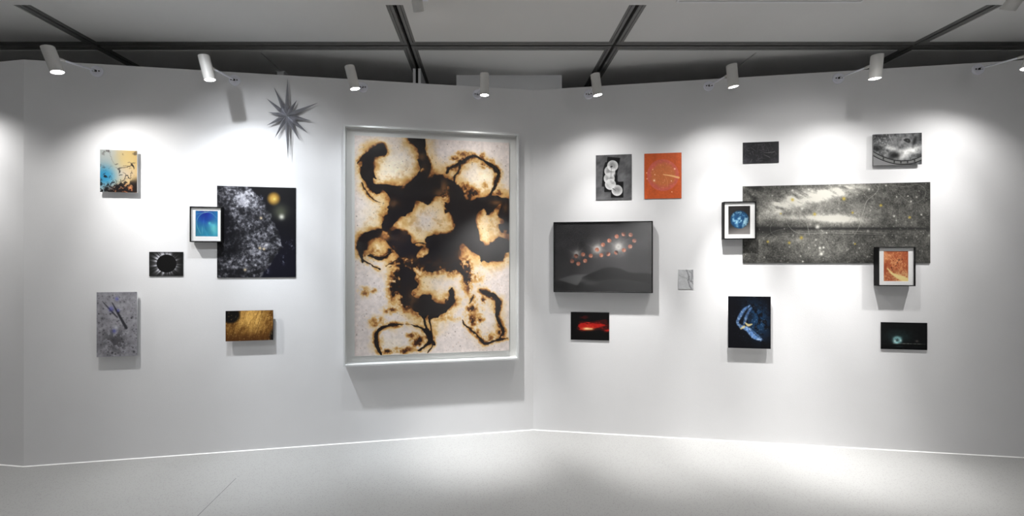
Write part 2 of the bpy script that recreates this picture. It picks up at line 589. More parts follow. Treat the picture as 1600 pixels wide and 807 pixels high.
def crop(ox, oy, s):
    return lambda pts: [(ox + p[0] / s, oy + p[1] / s) + tuple(q / s for q in p[2:]) for p in pts]

# ------------------------------------------------------------------ the pictures
def paint_burnt(x, y, k):
    P1 = crop(550, 210, 6.723); P2 = crop(670, 210, 6.723); P3 = crop(550, 320, 6.723)
    P4 = crop(670, 320, 6.723); P5 = crop(550, 440, 6.723); P6 = crop(670, 440, 6.723)
    wx = x + (fbm(x, y, 7, 5, 11) - 0.5) * 11.0; wy = y + (fbm(x, y, 7, 5, 23) - 0.5) * 11.0
    fx = x + (fbm(x, y, 4, 4, 31) - 0.5) * 3.4; fy = y + (fbm(x, y, 4, 4, 41) - 0.5) * 3.4
    D = np.zeros(x.shape)
    def add(pts, rough=True):
        np.maximum(D, inpoly(wx if rough else fx, wy if rough else fy, pts).astype(float), out=D)
    def cut(pts, rough=True):
        np.minimum(D, 1 - inpoly(wx if rough else fx, wy if rough else fy, pts).astype(float), out=D)
    # upper left ring
    add(P1([(310, 110), (350, 180), (340, 225), (300, 240), (260, 240), (220, 265), (205, 320), (215, 400), (235, 470), (258, 497), (230, 480), (205, 470), (205, 520), (250, 535), (340, 535), (420, 548), (500, 545), (560, 520), (620, 470), (670, 410), (690, 360), (670, 310), (655, 265), (680, 255), (680, 200), (660, 150), (625, 115), (575, 75), (545, 30), (730, 30), (750, 90), (745, 150), (755, 210), (775, 260), (805, 320), (800, 370), (775, 430), (770, 470), (820, 440), (860, 425), (920, 430), (960, 480), (980, 560), (960, 620), (900, 640), (830, 660), (800, 720), (760, 750), (700, 715), (650, 700), (620, 740), (615, 830), (360, 830), (370, 740), (380, 690), (350, 640), (300, 600), (280, 600), (285, 630), (240, 640), (190, 610), (150, 560), (115, 500), (75, 440), (80, 380), (100, 320), (90, 260), (130, 210), (190, 150), (240, 115)]), False)
    # diagonal arm down to the left head
    add(P3([(345, -10), (630, -10), (610, 70), (540, 110), (460, 170), (400, 240), (340, 290), (290, 280), (310, 190), (350, 100)]))
    # upper right mass
    add(P2([(140, 450), (175, 465), (240, 480), (290, 520), (330, 570), (350, 640), (390, 690), (440, 690), (500, 660), (560, 650), (610, 655), (660, 640), (780, 650), (870, 650), (870, 820), (140, 820), (190, 740), (195, 640), (200, 560)]))
    # central mass
    add(P4([(-60, 420), (-10, 330), (100, 320), (170, 320), (215, 285), (248, 235), (240, 180), (200, 110), (170, 40), (140, -20), (880, -20), (880, 500), (840, 480), (790, 580), (640, 600), (540, 600), (500, 510), (420, 490), (380, 430), (330, 400), (290, 440), (300, 560), (320, 640), (390, 740), (430, 820), (380, 800), (290, 700), (210, 650), (150, 620), (60, 680), (0, 720), (-60, 700)]))
    add(P3([(740, 370), (780, 330), (880, 310), (1000, 330), (1000, 640), (880, 660), (800, 650), (700, 640), (650, 600), (600, 590), (540, 570), (470, 550), (440, 500), (400, 440), (350, 400), (380, 380), (370, 300), (470, 270), (560, 280), (605, 320), (605, 420), (660, 450), (760, 430)]))
    # pale islands inside the central mass
    cut(P4([(480, 110), (510, 70), (570, 35), (600, 60), (590, 100), (620, 100), (660, 60), (720, 0), (770, -30), (730, 70), (715, 105), (770, 140), (800, 165), (780, 190), (730, 195), (735, 240), (760, 280), (860, 300), (850, 370), (790, 345), (730, 340), (690, 360), (715, 415), (690, 380), (640, 400), (590, 440), (560, 390), (525, 370), (520, 300), (490, 220), (470, 160)]), False)
    cut(P3([(690, 470), (740, 445), (780, 470), (770, 520), (720, 560), (660, 580), (650, 550), (670, 510)]), False)
    cut(P1([(620, 740), (700, 715), (790, 735), (874, 680), (874, 830), (620, 830)]))
    add(P3([(470, 670), (560, 650), (630, 720), (650, 840), (500, 840), (450, 740)]))
    # left head
    add(P3([(300, 290), (270, 275), (180, 280), (110, 310), (60, 370), (35, 440), (50, 500), (85, 590), (95, 645), (112, 610), (105, 500), (150, 480), (150, 400), (200, 370), (260, 350), (295, 330)]), False)
    add(P3([(140, 545), (190, 530), (240, 560), (310, 560), (360, 510), (350, 460), (390, 470), (400, 510), (350, 560), (280, 600), (220, 580)]), False)
    # lower middle
    add(P5([(480, -60), (620, -60), (650, 20), (668, 90), (620, 110), (600, 150), (650, 190), (700, 160), (800, 135), (800, 190), (880, 230), (960, 240), (990, 180), (1000, 90), (1050, 60), (1060, 130), (1058, 240), (1010, 290), (960, 340), (880, 380), (800, 400), (760, 360), (740, 400), (700, 380), (640, 330), (600, 260), (520, 180), (480, 120)]))
    cut(P5([(595, 120), (640, 125), (650, 160), (615, 170)]), False)
    # small bright gaps
    cut(P1([(640, 140), (665, 150), (655, 172), (630, 160)]), False)
    cut(P1([(690, 385), (715, 352), (733, 375), (712, 410)]), False)
    cut(P1([(535, 515), (550, 520), (508, 600), (480, 605), (475, 575), (500, 570)]), False)
    cut(P1([(280, 595), (310, 600), (340, 640), (375, 690), (340, 680), (300, 630)]), False)
    cut(P2([(640, 740), (655, 725), (662, 745), (648, 768)]), False)
    cut(P4([(785, 250), (800, 250), (805, 275), (822, 245), (830, 260), (812, 298), (795, 290)]), False)
    # drawn strokes
    S = np.zeros(x.shape)
    for pts in (
        P2([(165, 400, 14), (200, 350, 14), (290, 300, 14), (340, 270, 16), (420, 220, 14), (465, 210, 12), (530, 240, 10), (620, 290, 16), (700, 340, 20), (728, 385, 20), (715, 450, 17), (690, 530, 16), (640, 620, 15), (605, 675, 13)]),
        P2([(305, 258, 6), (308, 320, 8), (290, 380, 9), (250, 430, 9), (245, 480, 9)]),
        P3([(110, 600, 6), (200, 650, 7), (275, 690, 9)]), P3([(460, 580, 6), (400, 620, 7), (330, 660, 4)]), P3([(450, 612, 3), (390, 660, 4), (320, 712, 2)]),
        P3([(290, 340, 8), (350, 400, 8), (400, 460, 9), (450, 510, 10)]), P3([(600, 430, 5), (660, 408, 7), (740, 412, 8), (785, 440, 7)]),
        P5([(290, 780, 12), (250, 700, 18), (235, 620, 19), (242, 560, 19), (280, 510, 17), (350, 475, 15), (420, 466, 14), (480, 465, 8)]),
        P5([(470, 470, 4), (560, 458, 4), (640, 478, 7), (720, 510, 12), (765, 560, 20), (790, 620, 24)]),
        P5([(725, 380, 14), (745, 470, 13), (780, 560, 22), (800, 630, 26), (740, 690, 15), (670, 740, 8)]),
        P5([(780, 390, 10), (800, 480, 8), (812, 600, 8), (843, 685, 6)]), P5([(815, 640, 10), (818, 690, 8), (770, 758, 6)]),
        P6([(520, 90, 8), (600, 130, 22), (680, 158, 26), (725, 210, 28), (725, 300, 28), (712, 380, 18), (750, 460, 18), (785, 540, 17), (750, 605, 8)]),
        P6([(332, 410, 4), (350, 460, 8), (440, 530, 9), (510, 600, 10), (580, 668, 12), (660, 650, 12), (740, 622, 10), (840, 610, 7)]),
        P6([(720, 640, 6), (820, 630, 2)]), P6([(470, 110, 3), (440, 190, 7), (395, 265, 2)]),
        P6([(-6, 470, 6), (10, 600, 10), (38, 680, 6)]),
        P1([(90, 520, 7), (125, 600, 6), (190, 680, 6), (265, 728, 5), (300, 722, 2)]), P1([(45, 340, 4), (80, 270, 8), (140, 205, 6), (215, 155, 2)]),
    ):
        S = np.maximum(S, stroke(fx, fy, pts, 0.5, 5))
    D = np.maximum(D, S * 0.98)
    # brown smudges
    B = np.zeros(x.shape)
    for c, rx, ry, a in (((581, 456), 6, 4, .4), ((569, 460), 7, 5, .45), ((567, 459), 5, 6, .5), ((606, 486), 8, 5, .75), ((584, 508), 7, 6, .7), ((648, 535), 9, 8, 1.2), ((626, 550), 9, 5, .8), ((601, 551), 8, 4, .8), ((640, 526), 8, 5, .7),
                         ((735, 484), 8, 6, .9), ((736, 502), 7, 8, .95), ((748, 501), 7, 5, .6), ((754, 470), 4, 7, .8), ((781, 521), 6, 6, .8), ((764, 533), 8, 4, .6), ((745, 521), 5, 5, .5), ((722, 239), 12, 5, .7), ((709, 246), 9, 5, .55), ((752, 243), 5, 7, .7), ((766, 252), 6, 6, .6), ((752, 257), 7, 5, .6),
                         ((707, 261), 5, 8, .4), ((724, 296), 10, 12, .8), ((733, 306), 8, 8, .8), ((756, 288), 8, 7, .35), ((781, 300), 10, 7, .55), ((730, 450), 5, 14, .6), ((784, 270), 4, 8, .3), ((640, 440), 16, 20, .6), ((624, 456), 10, 22, .6), ((700, 475), 16, 8, .55)):
        B = np.maximum(B, a * gauss(x, y, c[0], c[1], rx, ry))
    B *= sstep(0.25, 0.7, fbm(x, y, 6, 4, 51) + 0.18)
    k1, k2, k3 = blur(D, 0.8 * k), blur(D, 3.2 * k), blur(D, 9 * k)
    n5, n9, n20 = fbm(x, y, 4, 5, 71), fbm(x, y, 9, 5, 61), fbm(x, y, 22, 4, 3)
    # paper, warm inside the burnt area
    img = solid(x, (216, 205, 200))
    warm = sstep(0.06, 0.40, blur(D, 18 * k) + 0.22 * (n20 - 0.5))
    img = lerp(img, (224, 196, 148), warm * 0.8)
    for c, rx, ry, a in (((610, 265), 34, 24, .9), ((757, 278), 28, 27, 1.0), ((575, 345), 18, 30, .5), ((690, 488), 12, 20, .6), ((590, 378), 13, 12, .8), ((612, 540), 20, 12, .5), ((745, 500), 16, 26, .5)):
        img = lerp(img, (246, 232, 206), np.clip(a * gauss(x, y, c[0], c[1], rx, ry) * (.7 + .6 * n9), 0, 1))
    # mottling of the pale areas
    img = lerp(img, (176, 132, 74), sstep(.50, .74, n9) * warm * .75)
    img = lerp(img, (150, 104, 52), sstep(.58, .76, n5) * warm * .5)
    img *= (0.90 + 0.20 * n5)[..., None]
    # smoke: one density field from the sharp shapes, their rims and loose clouds, coloured by a burn ramp
    C = np.zeros(x.shape)
    for cx, cy, rx, ry, a in ((600, 372, 15, 13, .75), (620, 378, 17, 17, .95), (636, 412, 26, 15, 1.25), (668, 414, 30, 15, 1.2), (702, 414, 24, 16, 1.1), (727, 428, 10, 28, 1.0), (620, 442, 14, 24, 1.3), (611, 452, 10, 26, .8), (634, 470, 16, 18, 1.15), (650, 482, 16, 13, .9),
                              (692, 300, 18, 15, .9), (672, 300, 14, 13, .8), (655, 245, 9, 9, .9), (736, 300, 15, 11, .8), (748, 317, 24, 9, .8), (790, 325, 9, 18, .9), (578, 398, 24, 12, .5), (598, 345, 10, 24, .5), (700, 472, 15, 9, .85), (713, 395, 11, 18, .7), (603, 300, 9, 16, .6),
                              (569, 250, 12, 22, .35), (655, 270, 12, 20, .45), (730, 246, 28, 8, .42), (758, 250, 12, 8, .45), (775, 345, 26, 34, .25), (660, 495, 24, 8, .5), (690, 500, 30, 6, .3), (655, 535, 14, 12, .55), (630, 548, 24, 6, .5), (738, 490, 16, 24, .4), (586, 505, 14, 10, .5), (607, 486, 14, 8, .45), (765, 530, 24, 8, .45), (742, 435, 14, 12, .45), (568, 458, 10, 9, .4)):
        C = np.maximum(C, a * gauss(x, y, cx, cy, rx, ry))
    rn = ridged(x + (n9 - .5) * 14, y + (n20 - .5) * 14, 11, 5, 37)
    C = np.where(C < .62, C * .62, C)
    den = np.clip(C * (2.4 * n5 + 1.3 * n9 - 1.05) * 1.25, 0, 1)
    den = np.maximum(den, np.clip(C * 1.3 * sstep(.62, .9, rn) , 0, .92))
    den = np.maximum(den, np.clip(k2 * (2.6 * n5 - .30) * (.55 + .9 * sstep(.35, .65, n20)), 0, .95))
    den = np.maximum(den, np.clip(k3 * (1.7 * n9 - .12) * sstep(.30, .62, n20 + .25 * warm), 0, .6))
    den = np.maximum(den, np.clip(B * (2.4 * n5 - .25), 0, .9))
    den = np.maximum(den, sstep(0.34, 0.66, k1 + (n5 - .5) * .5))
    stops = [0, .12, .28, .45, .65, .85, 1.0]
    ramp = np.array([(0, 0, 0), (214, 186, 134), (192, 148, 88), (140, 90, 44), (78, 44, 24), (38, 24, 18), (22, 17, 17)], float)
    rc = np.stack([np.interp(den, stops[1:], ramp[1:, q]) for q in range(3)], -1)
    a = sstep(0.02, .22, den)[..., None]
    img = img * (1 - a) + rc * a
    img = lerp(img, (140, 100, 60), dots(x, y, 1100, 5, 0.35, 0.75) * 0.55 * (1 - a[..., 0] * .6))
    img = lerp(img, (54, 36, 24), dots(x, y, 420, 6, 0.4, 0.8) * 0.8)
    # brown translucent tissue inside the dark
    T = np.zeros(x.shape)
    for c, rx, ry, a in (((690, 295), 6, 13, .6), ((683, 303), 9, 8, .55), ((627, 370), 5, 9, .5), ((617, 372), 9, 14, .35), ((598, 371), 7, 6, .8), ((655, 245), 6, 6, .45), ((660, 262), 5, 7, .2), ((612, 320), 8, 6, .45), ((715, 400), 8, 10, .35), ((690, 408), 14, 6, .35), ((640, 468), 8, 16, .35), ((775, 315), 10, 4, .5), ((790, 322), 4, 8, .4), ((640, 405), 8, 5, .5), ((672, 412), 12, 6, .4)):
        T = np.maximum(T, a * gauss(x, y, c[0], c[1], rx, ry))
    T *= sstep(0.38, 0.66, ridged(x, y, 9, 4, 101))
    img = lerp(img, (176, 118, 66), np.clip(T, 0, 1))
    navy = sstep(0.55, 0.85, k2) * gauss(x, y, 640, 385, 60, 60)
    img = lerp(img, (14, 11, 24), navy * 0.5)
    img = lerp(img, (12, 10, 10), (1 - sstep(9.5, 11.5, np.hypot(x - 775, (y - 400) * 1.0))) * (y < 408))
    # fine light streaks in the middle
    for pts in (P3([(610, 400, 1), (700, 290, 1.5), (800, 170, 1)]), P3([(640, 380, 1), (720, 290, 1.5)])):
        img = lerp(img, (245, 235, 210), stroke(x, y, pts, 0.4, 3) * 0.5)
    return img

def paint_rock(x, y, k):
    Q = crop(280, 280, 5.045)
    limb = Q([(280, 40), (530, 40), (600, 110), (650, 165), (700, 250), (740, 340), (790, 420), (805, 540), (740, 620), (690, 700), (640, 790), (280, 790)])
    wx = x + (fbm(x, y, 7, 4, 5) - .5) * 9; wy = y + (fbm(x, y, 7, 4, 8) - .5) * 9
    m = blur(inpoly(wx, wy, limb).astype(float), 0.8 * k)
    t = 0.40 * ridged(wx, wy, 12, 6, 2) + 0.22 * fbm(x, y, 30, 3, 19) + 0.38 * fbm(x * .8 + y * .5, y * .8 - x * .5, 3, 4, 15)
    t = 1.25 * sstep(0.44, 0.94, t + 0.14 * (gauss(x, y, 412, 384, 24, 22) + gauss(x, y, 384, 312, 26, 18) + .7 * gauss(x, y, 372, 415, 22, 12)) - 0.12 * gauss(x, y, 368, 380, 18, 20) - 0.12 * gauss(x, y, 350, 345, 14, 30))
    rock = lerp(solid(x, (30, 30, 35)), (196, 196, 206), np.clip(t, 0, 1) ** 1.2)
    rock = lerp(rock, (238, 238, 245), sstep(0.72, 0.95, t) * sstep(.5, .75, fbm(x, y, 3, 3, 33)))
    img = lerp(solid(x, (9, 9, 15)), (14, 14, 32), sstep(300, 430, y))
    for px, py, r in ((456, 383, 7), (442, 407, 6), (446, 377, 3), (444, 396, 4), (416, 423, 6), (408, 310, 5)):
        img = lerp(img, (120, 122, 140), gauss(x, y, px, py, r * .6, r) * sstep(.48, .7, fbm(x, y, 3, 4, 44)))
    img = img * (1 - m[..., None]) + rock * m[..., None]
    c = (427.0, 310.5)
    d = np.hypot(x - c[0], y - c[1])
    img = lerp(img, (170, 128, 52), (1 - sstep(7, 13, d)) * 0.85); img = lerp(img, (238, 190, 92), (1 - sstep(3, 9, d)) * .9); img = lerp(img, (255, 238, 130), gauss(x, y, 428, 311, 2))
    img = lerp(img, (105, 110, 88), gauss(x, y, 438, 331, 13, 12) * 0.8); img = lerp(img, (250, 250, 235), gauss(x, y, 439.5, 339, 4.2) )
    for px, py in ((407, 341), (411.5, 389.5), (405, 388), (382, 422)):
        img = lerp(img, (255, 232, 190), gauss(x, y, px, py, 2.0))
    return img

def paint_gold(x, y, k):
    Q = crop(340, 470, 8.97)
    a = fbm(x * 1.0 + y * .35, y * .3, 2.2, 3, 4); g = fbm(x, y, 1.6, 3, 9)
    img = lerp(solid(x, (92, 58, 20)), (206, 160, 84), np.clip(gauss(x, y, 392, 498, 26, 22) * .9 + (a - .5) * .9 + (g - .5) * .5, 0, 1))
    img = lerp(img, (66, 36, 12), sstep(516, 533, y + (g - .5) * 10) * .7)
    img = lerp(img, (10, 8, 7), sstep(.25, .6, gauss(x, y, 360, 492, 15, 14)))
    img = lerp(img, (16, 11, 9), sstep(.3, .9, gauss(x, y, 427, 527, 8, 14)))
    img = lerp(img, (235, 205, 130), dots(x, y, 160, 3, .4, .8) * .6)
    for p in (Q([(640, 140, 2), (530, 460, 3)]), Q([(600, 150, 2), (500, 380, 2)]), Q([(380, 150, 2), (430, 330, 2)])):
        img = lerp(img, (225, 190, 115), stroke(x, y, p, .4, 2) * .55)
    return img

def paint_dust(x, y, k):
    Q = crop(140, 440, 5.38)
    img = solid(x, (122, 121, 126)) * (0.78 + .44 * fbm(x, y, 6, 5, 3))[..., None]
    img = lerp(img, (52, 51, 54), .8 * gauss(x, y, 178, 533, 20, 18) * sstep(.35, .6, fbm(x, y, 4, 4, 6) + .05))
    img = lerp(img, (40, 40, 44), dots(x, y, 240, 12, .5, 1.4) * .65)
    img = lerp(img, (22, 22, 25), dots(x, y, 22, 19, .9, 2.0, (150, 485, 213, 556)) * .9)
    for p, a in ((Q([(180, 178, 2), (230, 270, 9), (300, 395, 12)]), .85), (Q([(100, 168, 2), (160, 235, 6), (225, 305, 5)]), .75)):
        img = lerp(img, (30, 30, 34), stroke(x, y, p, 1.0, 4) * a)
    for px, py, r in ((181, 467.5, 3.5), (172, 483, 5), (177, 518, 4), (183, 486, 3)):
        img = lerp(img, (62, 66, 170), gauss(x, y, px, py, r * .8) * .45)
    img = lerp(img, (170, 172, 178), gauss(x, y, 180, 512, 3) * .7)
    return img

def paint_dawn(x, y, k):
    Q = crop(140, 220, 8.07)
    img = lerp(solid(x, (206, 212, 208)), (238, 200, 128), sstep(165, 205, x + (fbm(x, y, 12, 3, 2) - .5) * 10))
    img = lerp(img, (244, 218, 150), gauss(x, y, 198, 252, 16, 20) * .7)
    img = lerp(img, (236, 216, 196), gauss(x, y, 190, 272, 22, 12) * .8)
    img = lerp(img, (74, 178, 226), np.clip(1.15 * gauss(x, y, 162, 276, 17, 16), 0, 1))
    img = lerp(img, (232, 132, 84), sstep(284, 299, y + (x - 185) * .12) * sstep(158, 185, x) * .85)
    wx, wy = x + (fbm(x, y, 6, 4, 7) - .5) * 10, y + (fbm(x, y, 6, 4, 17) - .5) * 10
    w = ridged(wx, wy, 10, 4, 13)
    img = lerp(img, (24, 24, 28), sstep(.74, .86, w) * sstep(256, 272, y) * .9)
    img = lerp(img, (60, 52, 50), sstep(.80, .92, ridged(wx + 40, wy, 16, 3, 33)) * .55)
    img = lerp(img, (20, 18, 20), sstep(.50, .60, fbm(wx, wy, 8, 4, 21) + .10 * sstep(284, 300, y)) * sstep(272, 292, y + (fbm(x, y, 16, 2, 5) - .5) * 14) * .92)
    for p, a in ((Q([(515, 300, 4), (535, 322, 10), (546, 348, 4)]), .85), (Q([(320, 345, 1), (420, 348, 3), (500, 322, 3)]), .7), (Q([(415, 318, 1), (500, 322, 3), (525, 290, 3), (540, 285, 1)]), .7), (Q([(125, 300, 3), (128, 330, 3)]), .7), (Q([(400, 400, 3), (440, 430, 5), (420, 500, 4), (350, 520, 4)]), .6), (Q([(230, 130, 1), (260, 200, 2), (290, 290, 1)]), .4)):
        img = lerp(img, (30, 24, 24), stroke(wx * .4 + x * .6, wy * .4 + y * .6, p, .5, 4) * a)
    return img

def paint_corona(x, y, k):
    cx, cy = 260.1, 412.3
    dx, dy = (x - cx) / 15.6, (y - cy) / 14.2
    r = np.hypot(dx, dy); th = np.arctan2(dy, dx)
    ray_ = vnoise(np.cos(th) * 9 + 20 + r * .6, np.sin(th) * 9 + 20, 3) * .7 + .3 * vnoise(np.cos(th) * 20 + 40, np.sin(th) * 20 + 40 + r, 5)
    left = .62 + .38 * np.clip(-dx / 1.4, -.7, 1)
    c = np.clip(np.exp(-(r - 1) / .26) * (.30 + 1.5 * sstep(.3, .7, ray_)) * left * 1.25, 0, 1)
    img = lerp(solid(x, (24, 24, 23)), (196, 196, 204), c)
    return lerp(img, (15, 15, 15), 1 - sstep(.97, 1.03, r))

def paint_blue(x, y, k):
    Q = crop(285, 310, 8.96)
    img = lerp(solid(x, (46, 142, 176)), (24, 68, 172), np.clip(1.1 * gauss(x, y, 320, 340, 16, 13), 0, 1))
    img = lerp(img, (28, 34, 150), gauss(x, y, 320, 334, 6, 4))
    img = lerp(img, (112, 206, 208), np.clip(.9 * gauss(x, y, 333, 358, 7, 10, -.4), 0, 1))
    img = lerp(img, (100, 214, 216), .9 * gauss(x, y, 326, 350, 2.2)); img = lerp(img, (56, 112, 130), .6 * gauss(x, y, 306, 366, 7, 6))
    img *= (.86 + .28 * fbm(x, y, 6, 3, 4))[..., None]
    for p, a in ((Q([(320, 208, 3), (240, 240, 3), (190, 320, 3), (195, 400, 3), (240, 500, 3)]), .75), (Q([(175, 240, 2), (260, 215, 3), (330, 205, 4), (400, 220, 3), (470, 285, 2)]), .7), (Q([(285, 185, 3), (320, 208, 4), (360, 186, 3)]), .8), (Q([(290, 270, 2), (285, 400, 2), (310, 470, 2), (345, 535, 2)]), .45), (Q([(265, 410, 8), (270, 450, 10), (265, 510, 2)]), .3)):
        img = lerp(img, (150, 214, 224), stroke(x, y, p, .5, 4) * a)
    return img

def paint_discs(x, y, k):
    Q = crop(910, 220, 7.339)
    img = solid(x, (104, 104, 106)) * (.62 + .76 * fbm(x + y * .4, y, 10, 5, 2))[..., None]
    img = lerp(img, (150, 150, 152), .5 * gauss(x, y, 971, 275, 5, 6) + .5 * gauss(x, y, 941, 308, 6, 5) + .3 * gauss(x, y, 974, 250, 8, 3))
    for p in (Q([(290, 185), (435, 198), (415, 300), (400, 380), (405, 470), (470, 470), (470, 655), (328, 655), (328, 590), (252, 588), (252, 530), (222, 525), (240, 320), (262, 250), (280, 245)]),):
        img = lerp(img, (20, 20, 21), blur(inpoly(x, y, p).astype(float), .4 * k))
    acc = np.zeros(x.shape)
    for px, py in ((315, 350), (308, 435), (322, 502), (398, 571), (348, 288)):
        cx, cy = 910 + px / 7.339, 220 + py / 7.339
        d = np.hypot(x - cx, y - cy)
        m = 1 - sstep(8.2, 8.9, d)
        tone = 150 + 60 * sstep(2, 8.5, d) + 26 * acc + (fbm(x, y, 3, 3, 6) - .5) * 40 + 30 * sstep(-6, 8, y - cy)
        img = img * (1 - m[..., None]) + (np.clip(tone, 0, 246)[..., None] * np.ones(3)) * m[..., None]
        acc = acc + m
    over = blur(inpoly(x, y, Q([(275, 380), (330, 360), (385, 370), (370, 410), (300, 430), (280, 470), (300, 520), (345, 550), (380, 510), (330, 490)])).astype(float), .8 * k)
    img = lerp(img, (240, 240, 240), over * .7)
    img = lerp(img, (30, 30, 30), stroke(x, y, Q([(330, 300, 9), (340, 295, 6), (345, 300, 3)]), .5, 3) * .85)
    img = lerp(img, (70, 70, 70), stroke(x, y, Q([(333, 310, 2), (328, 430, 2)]), .4, 2) * .8)
    img = lerp(img, (60, 60, 60), stroke(x, y, Q([(350, 550, 5), (385, 575, 2)]), .4, 2) * .8)
    return img

def paint_orange(x, y, k):
    Q = crop(910, 220, 7.339)
    img = solid(x, (190, 86, 44)) * (.92 + .16 * fbm(x * 1.4, y * .4, 9, 3, 3))[..., None]
    d = np.hypot(x - 1036, (y - 273.8) * 1.0)
    m = 1 - sstep(24.2, 25.6, d)
    disc = lerp(solid(x, (184, 104, 62)), (190, 92, 78), sstep(15, 23, d + (fbm(x, y, 5, 3, 8) - .5) * 6))
    img = img * (1 - m[..., None]) + disc * m[..., None]
    img *= (.93 + .14 * fbm(x, y, 2, 3, 18))[..., None]
    img = lerp(img, (236, 170, 130), dots(x, y, 90, 4, .4, .8) * .6 * m)
    img = lerp(img, (226, 176, 120), stroke(x, y, Q([(930, 388, 5), (1020, 402, 8), (1105, 423, 12)]), .5, 3) * .9)
    img = lerp(img, (220, 160, 110), stroke(x, y, Q([(950, 400, 2), (975, 460, 2), (980, 520, 2)]), .4, 3) * .5)
    for px, py, r in ((825, 457, 1.6), (1060, 322, 1.2), (738, 370, .8), (742, 437, .8), (832, 390, .8), (1022, 462, .8), (1028, 588, .8), (808, 330, .7)):
        img = lerp(img, (246, 214, 180), gauss(x, y, 910 + px / 7.339, 220 + py / 7.339, r))
    return img

def paint_moons(x, y, k):
    s = 4.247; Q = crop(850, 330, s)
    img = solid(x, (58, 57, 59)) * (.74 + .52 * fbm(x, y, 16, 5, 4))[..., None]
    img = lerp(img, (78, 77, 78), .75 * sstep(392, 430, y))
    img = lerp(img, (84, 83, 85), .4 * gauss(x, y, 968, 392, 34, 22))
    img *= (.76 + .48 * fbm(x, y, 1.4, 2, 8))[..., None]
    for px, py, r, c in ((218, 281, 3.6, 1.0), (218, 284, 9, .35), (359, 251, 5.5, 1.1), (359, 252, 13, .4), (500, 237, 4.6, 1.5), (500, 237, 13, .5)):
        img = lerp(img, (226, 222, 216), np.clip(c * gauss(x, y, 850 + px / s, 330 + py / s, r), 0, 1))
    for ang in (.2, 1.0, 2.4, 3.6, 4.9, 5.6):
        for px, py in ((218, 285), (357, 253), (500, 237)):
            img = lerp(img, (170, 168, 166), .25 * gauss(x, y, 850 + px / s + 6 * math.cos(ang), 330 + py / s + 6 * math.sin(ang), 12, 1.2, ang))
    g = fbm(x, y, 1.4, 2, 8)
    hills = (([(60, 470), (200, 425), (330, 430), (430, 470), (430, 540), (60, 540)], (112, 112, 113), .9), ([(260, 440), (340, 405), (420, 375), (500, 380), (580, 410), (730, 425), (730, 545), (200, 545)], (34, 34, 35), .97),
             ([(60, 470), (110, 465), (250, 500), (380, 462), (540, 458), (730, 490), (730, 545), (60, 545)], (50, 50, 51), .9))
    for p, c, a in hills:
        m = blur(inpoly(x, y, [tuple(q) for q in smooth_line(Q(p), 5)]).astype(float), .8 * k)
        img = lerp(img, c, m * a * (.86 + .28 * g))
    img = lerp(img, (118, 118, 118), .8 * gauss(x, y, 903, 438, 14, 4) + .5 * gauss(x, y, 922, 443, 12, 4))
    img = lerp(img, (80, 80, 80), stroke(x, y, Q([(300, 490, 2), (420, 462, 3), (560, 462, 3), (720, 490, 2)]), 1.0, 5) * .45)
    for i, (px, py) in enumerate(((188, 333), (216, 298), (231, 351), (263, 288), (277, 331), (315, 297), (357, 256), (386, 293), (397, 223), (432, 285), (439, 196), (485, 276), (488, 168), (536, 260), (534, 153), (577, 236), (580, 158), (605, 197))):
        cx, cy = 850 + px / s, 330 + py / s
        d = np.hypot(x - cx, y - cy)
        dark = {1: .5, 9: .55, 11: .8, 14: .6, 0: .25, 17: .3}.get(i, 0.1)
        c = solid(x, (190, 120, 96)) * (.72 + .55 * fbm(x, y, 2.2, 3, i))[..., None]
        c = lerp(c, (236, 190, 168), .8 * gauss(x, y, cx + (1.2 if i % 2 else -1.2), cy + 1.2, 1.6))
        c = lerp(c, (34, 26, 30), dark * sstep(-2.5, 2.5, (x - cx) * (1 if i % 3 else -1) - (y - cy)))
        m = 1 - sstep(2.9, 3.6, d)
        img = img * (1 - m[..., None]) + c * m[..., None]
    return img

def paint_red(x, y, k):
    Q = crop(880, 480, 13.45)
    wy = y + (fbm(x * .3, y, 3, 4, 4) - .5) * 7
    st = fbm(x * .22, wy * 1.4, 3.2, 4, 14)
    m = gauss(x, wy, 910, 510.5, 11, 5.4) * 1.2 + gauss(x, wy, 932, 509, 20, 4.6) * 1.1 + gauss(x, wy, 950, 515.5, 10, 2.6) * .9 + .5 * gauss(x, wy, 912, 496, 9, 1.6) + .4 * gauss(x, wy, 940, 502, 10, 2)
    m = np.clip(m * (.35 + 1.25 * st), 0, 1)
    m *= sstep(899, 908, x + (fbm(x, y, 4, 3, 6) - .5) * 8)
    img = lerp(solid(x, (9, 8, 9)), (182, 30, 24), sstep(.38, .80, m))
    img = lerp(img, (60, 14, 14), (1 - sstep(.38, .6, m)) * sstep(.1, .38, m))
    t = ridged(x * .3, wy, 2.4, 3, 9)
    img = lerp(img, (224, 74, 44), sstep(.72, .92, t) * sstep(.6, .9, m) * .7)
    img = lerp(img, (250, 120, 60), gauss(x, y, 919, 514.5, 9, 2.4) * .9)
    img = lerp(img, (254, 224, 160), np.clip(1.2 * gauss(x, y, 917, 514, 4.6, 1.5) + .7 * gauss(x, y, 924, 514.3, 3, 1.2), 0, 1))
    return img

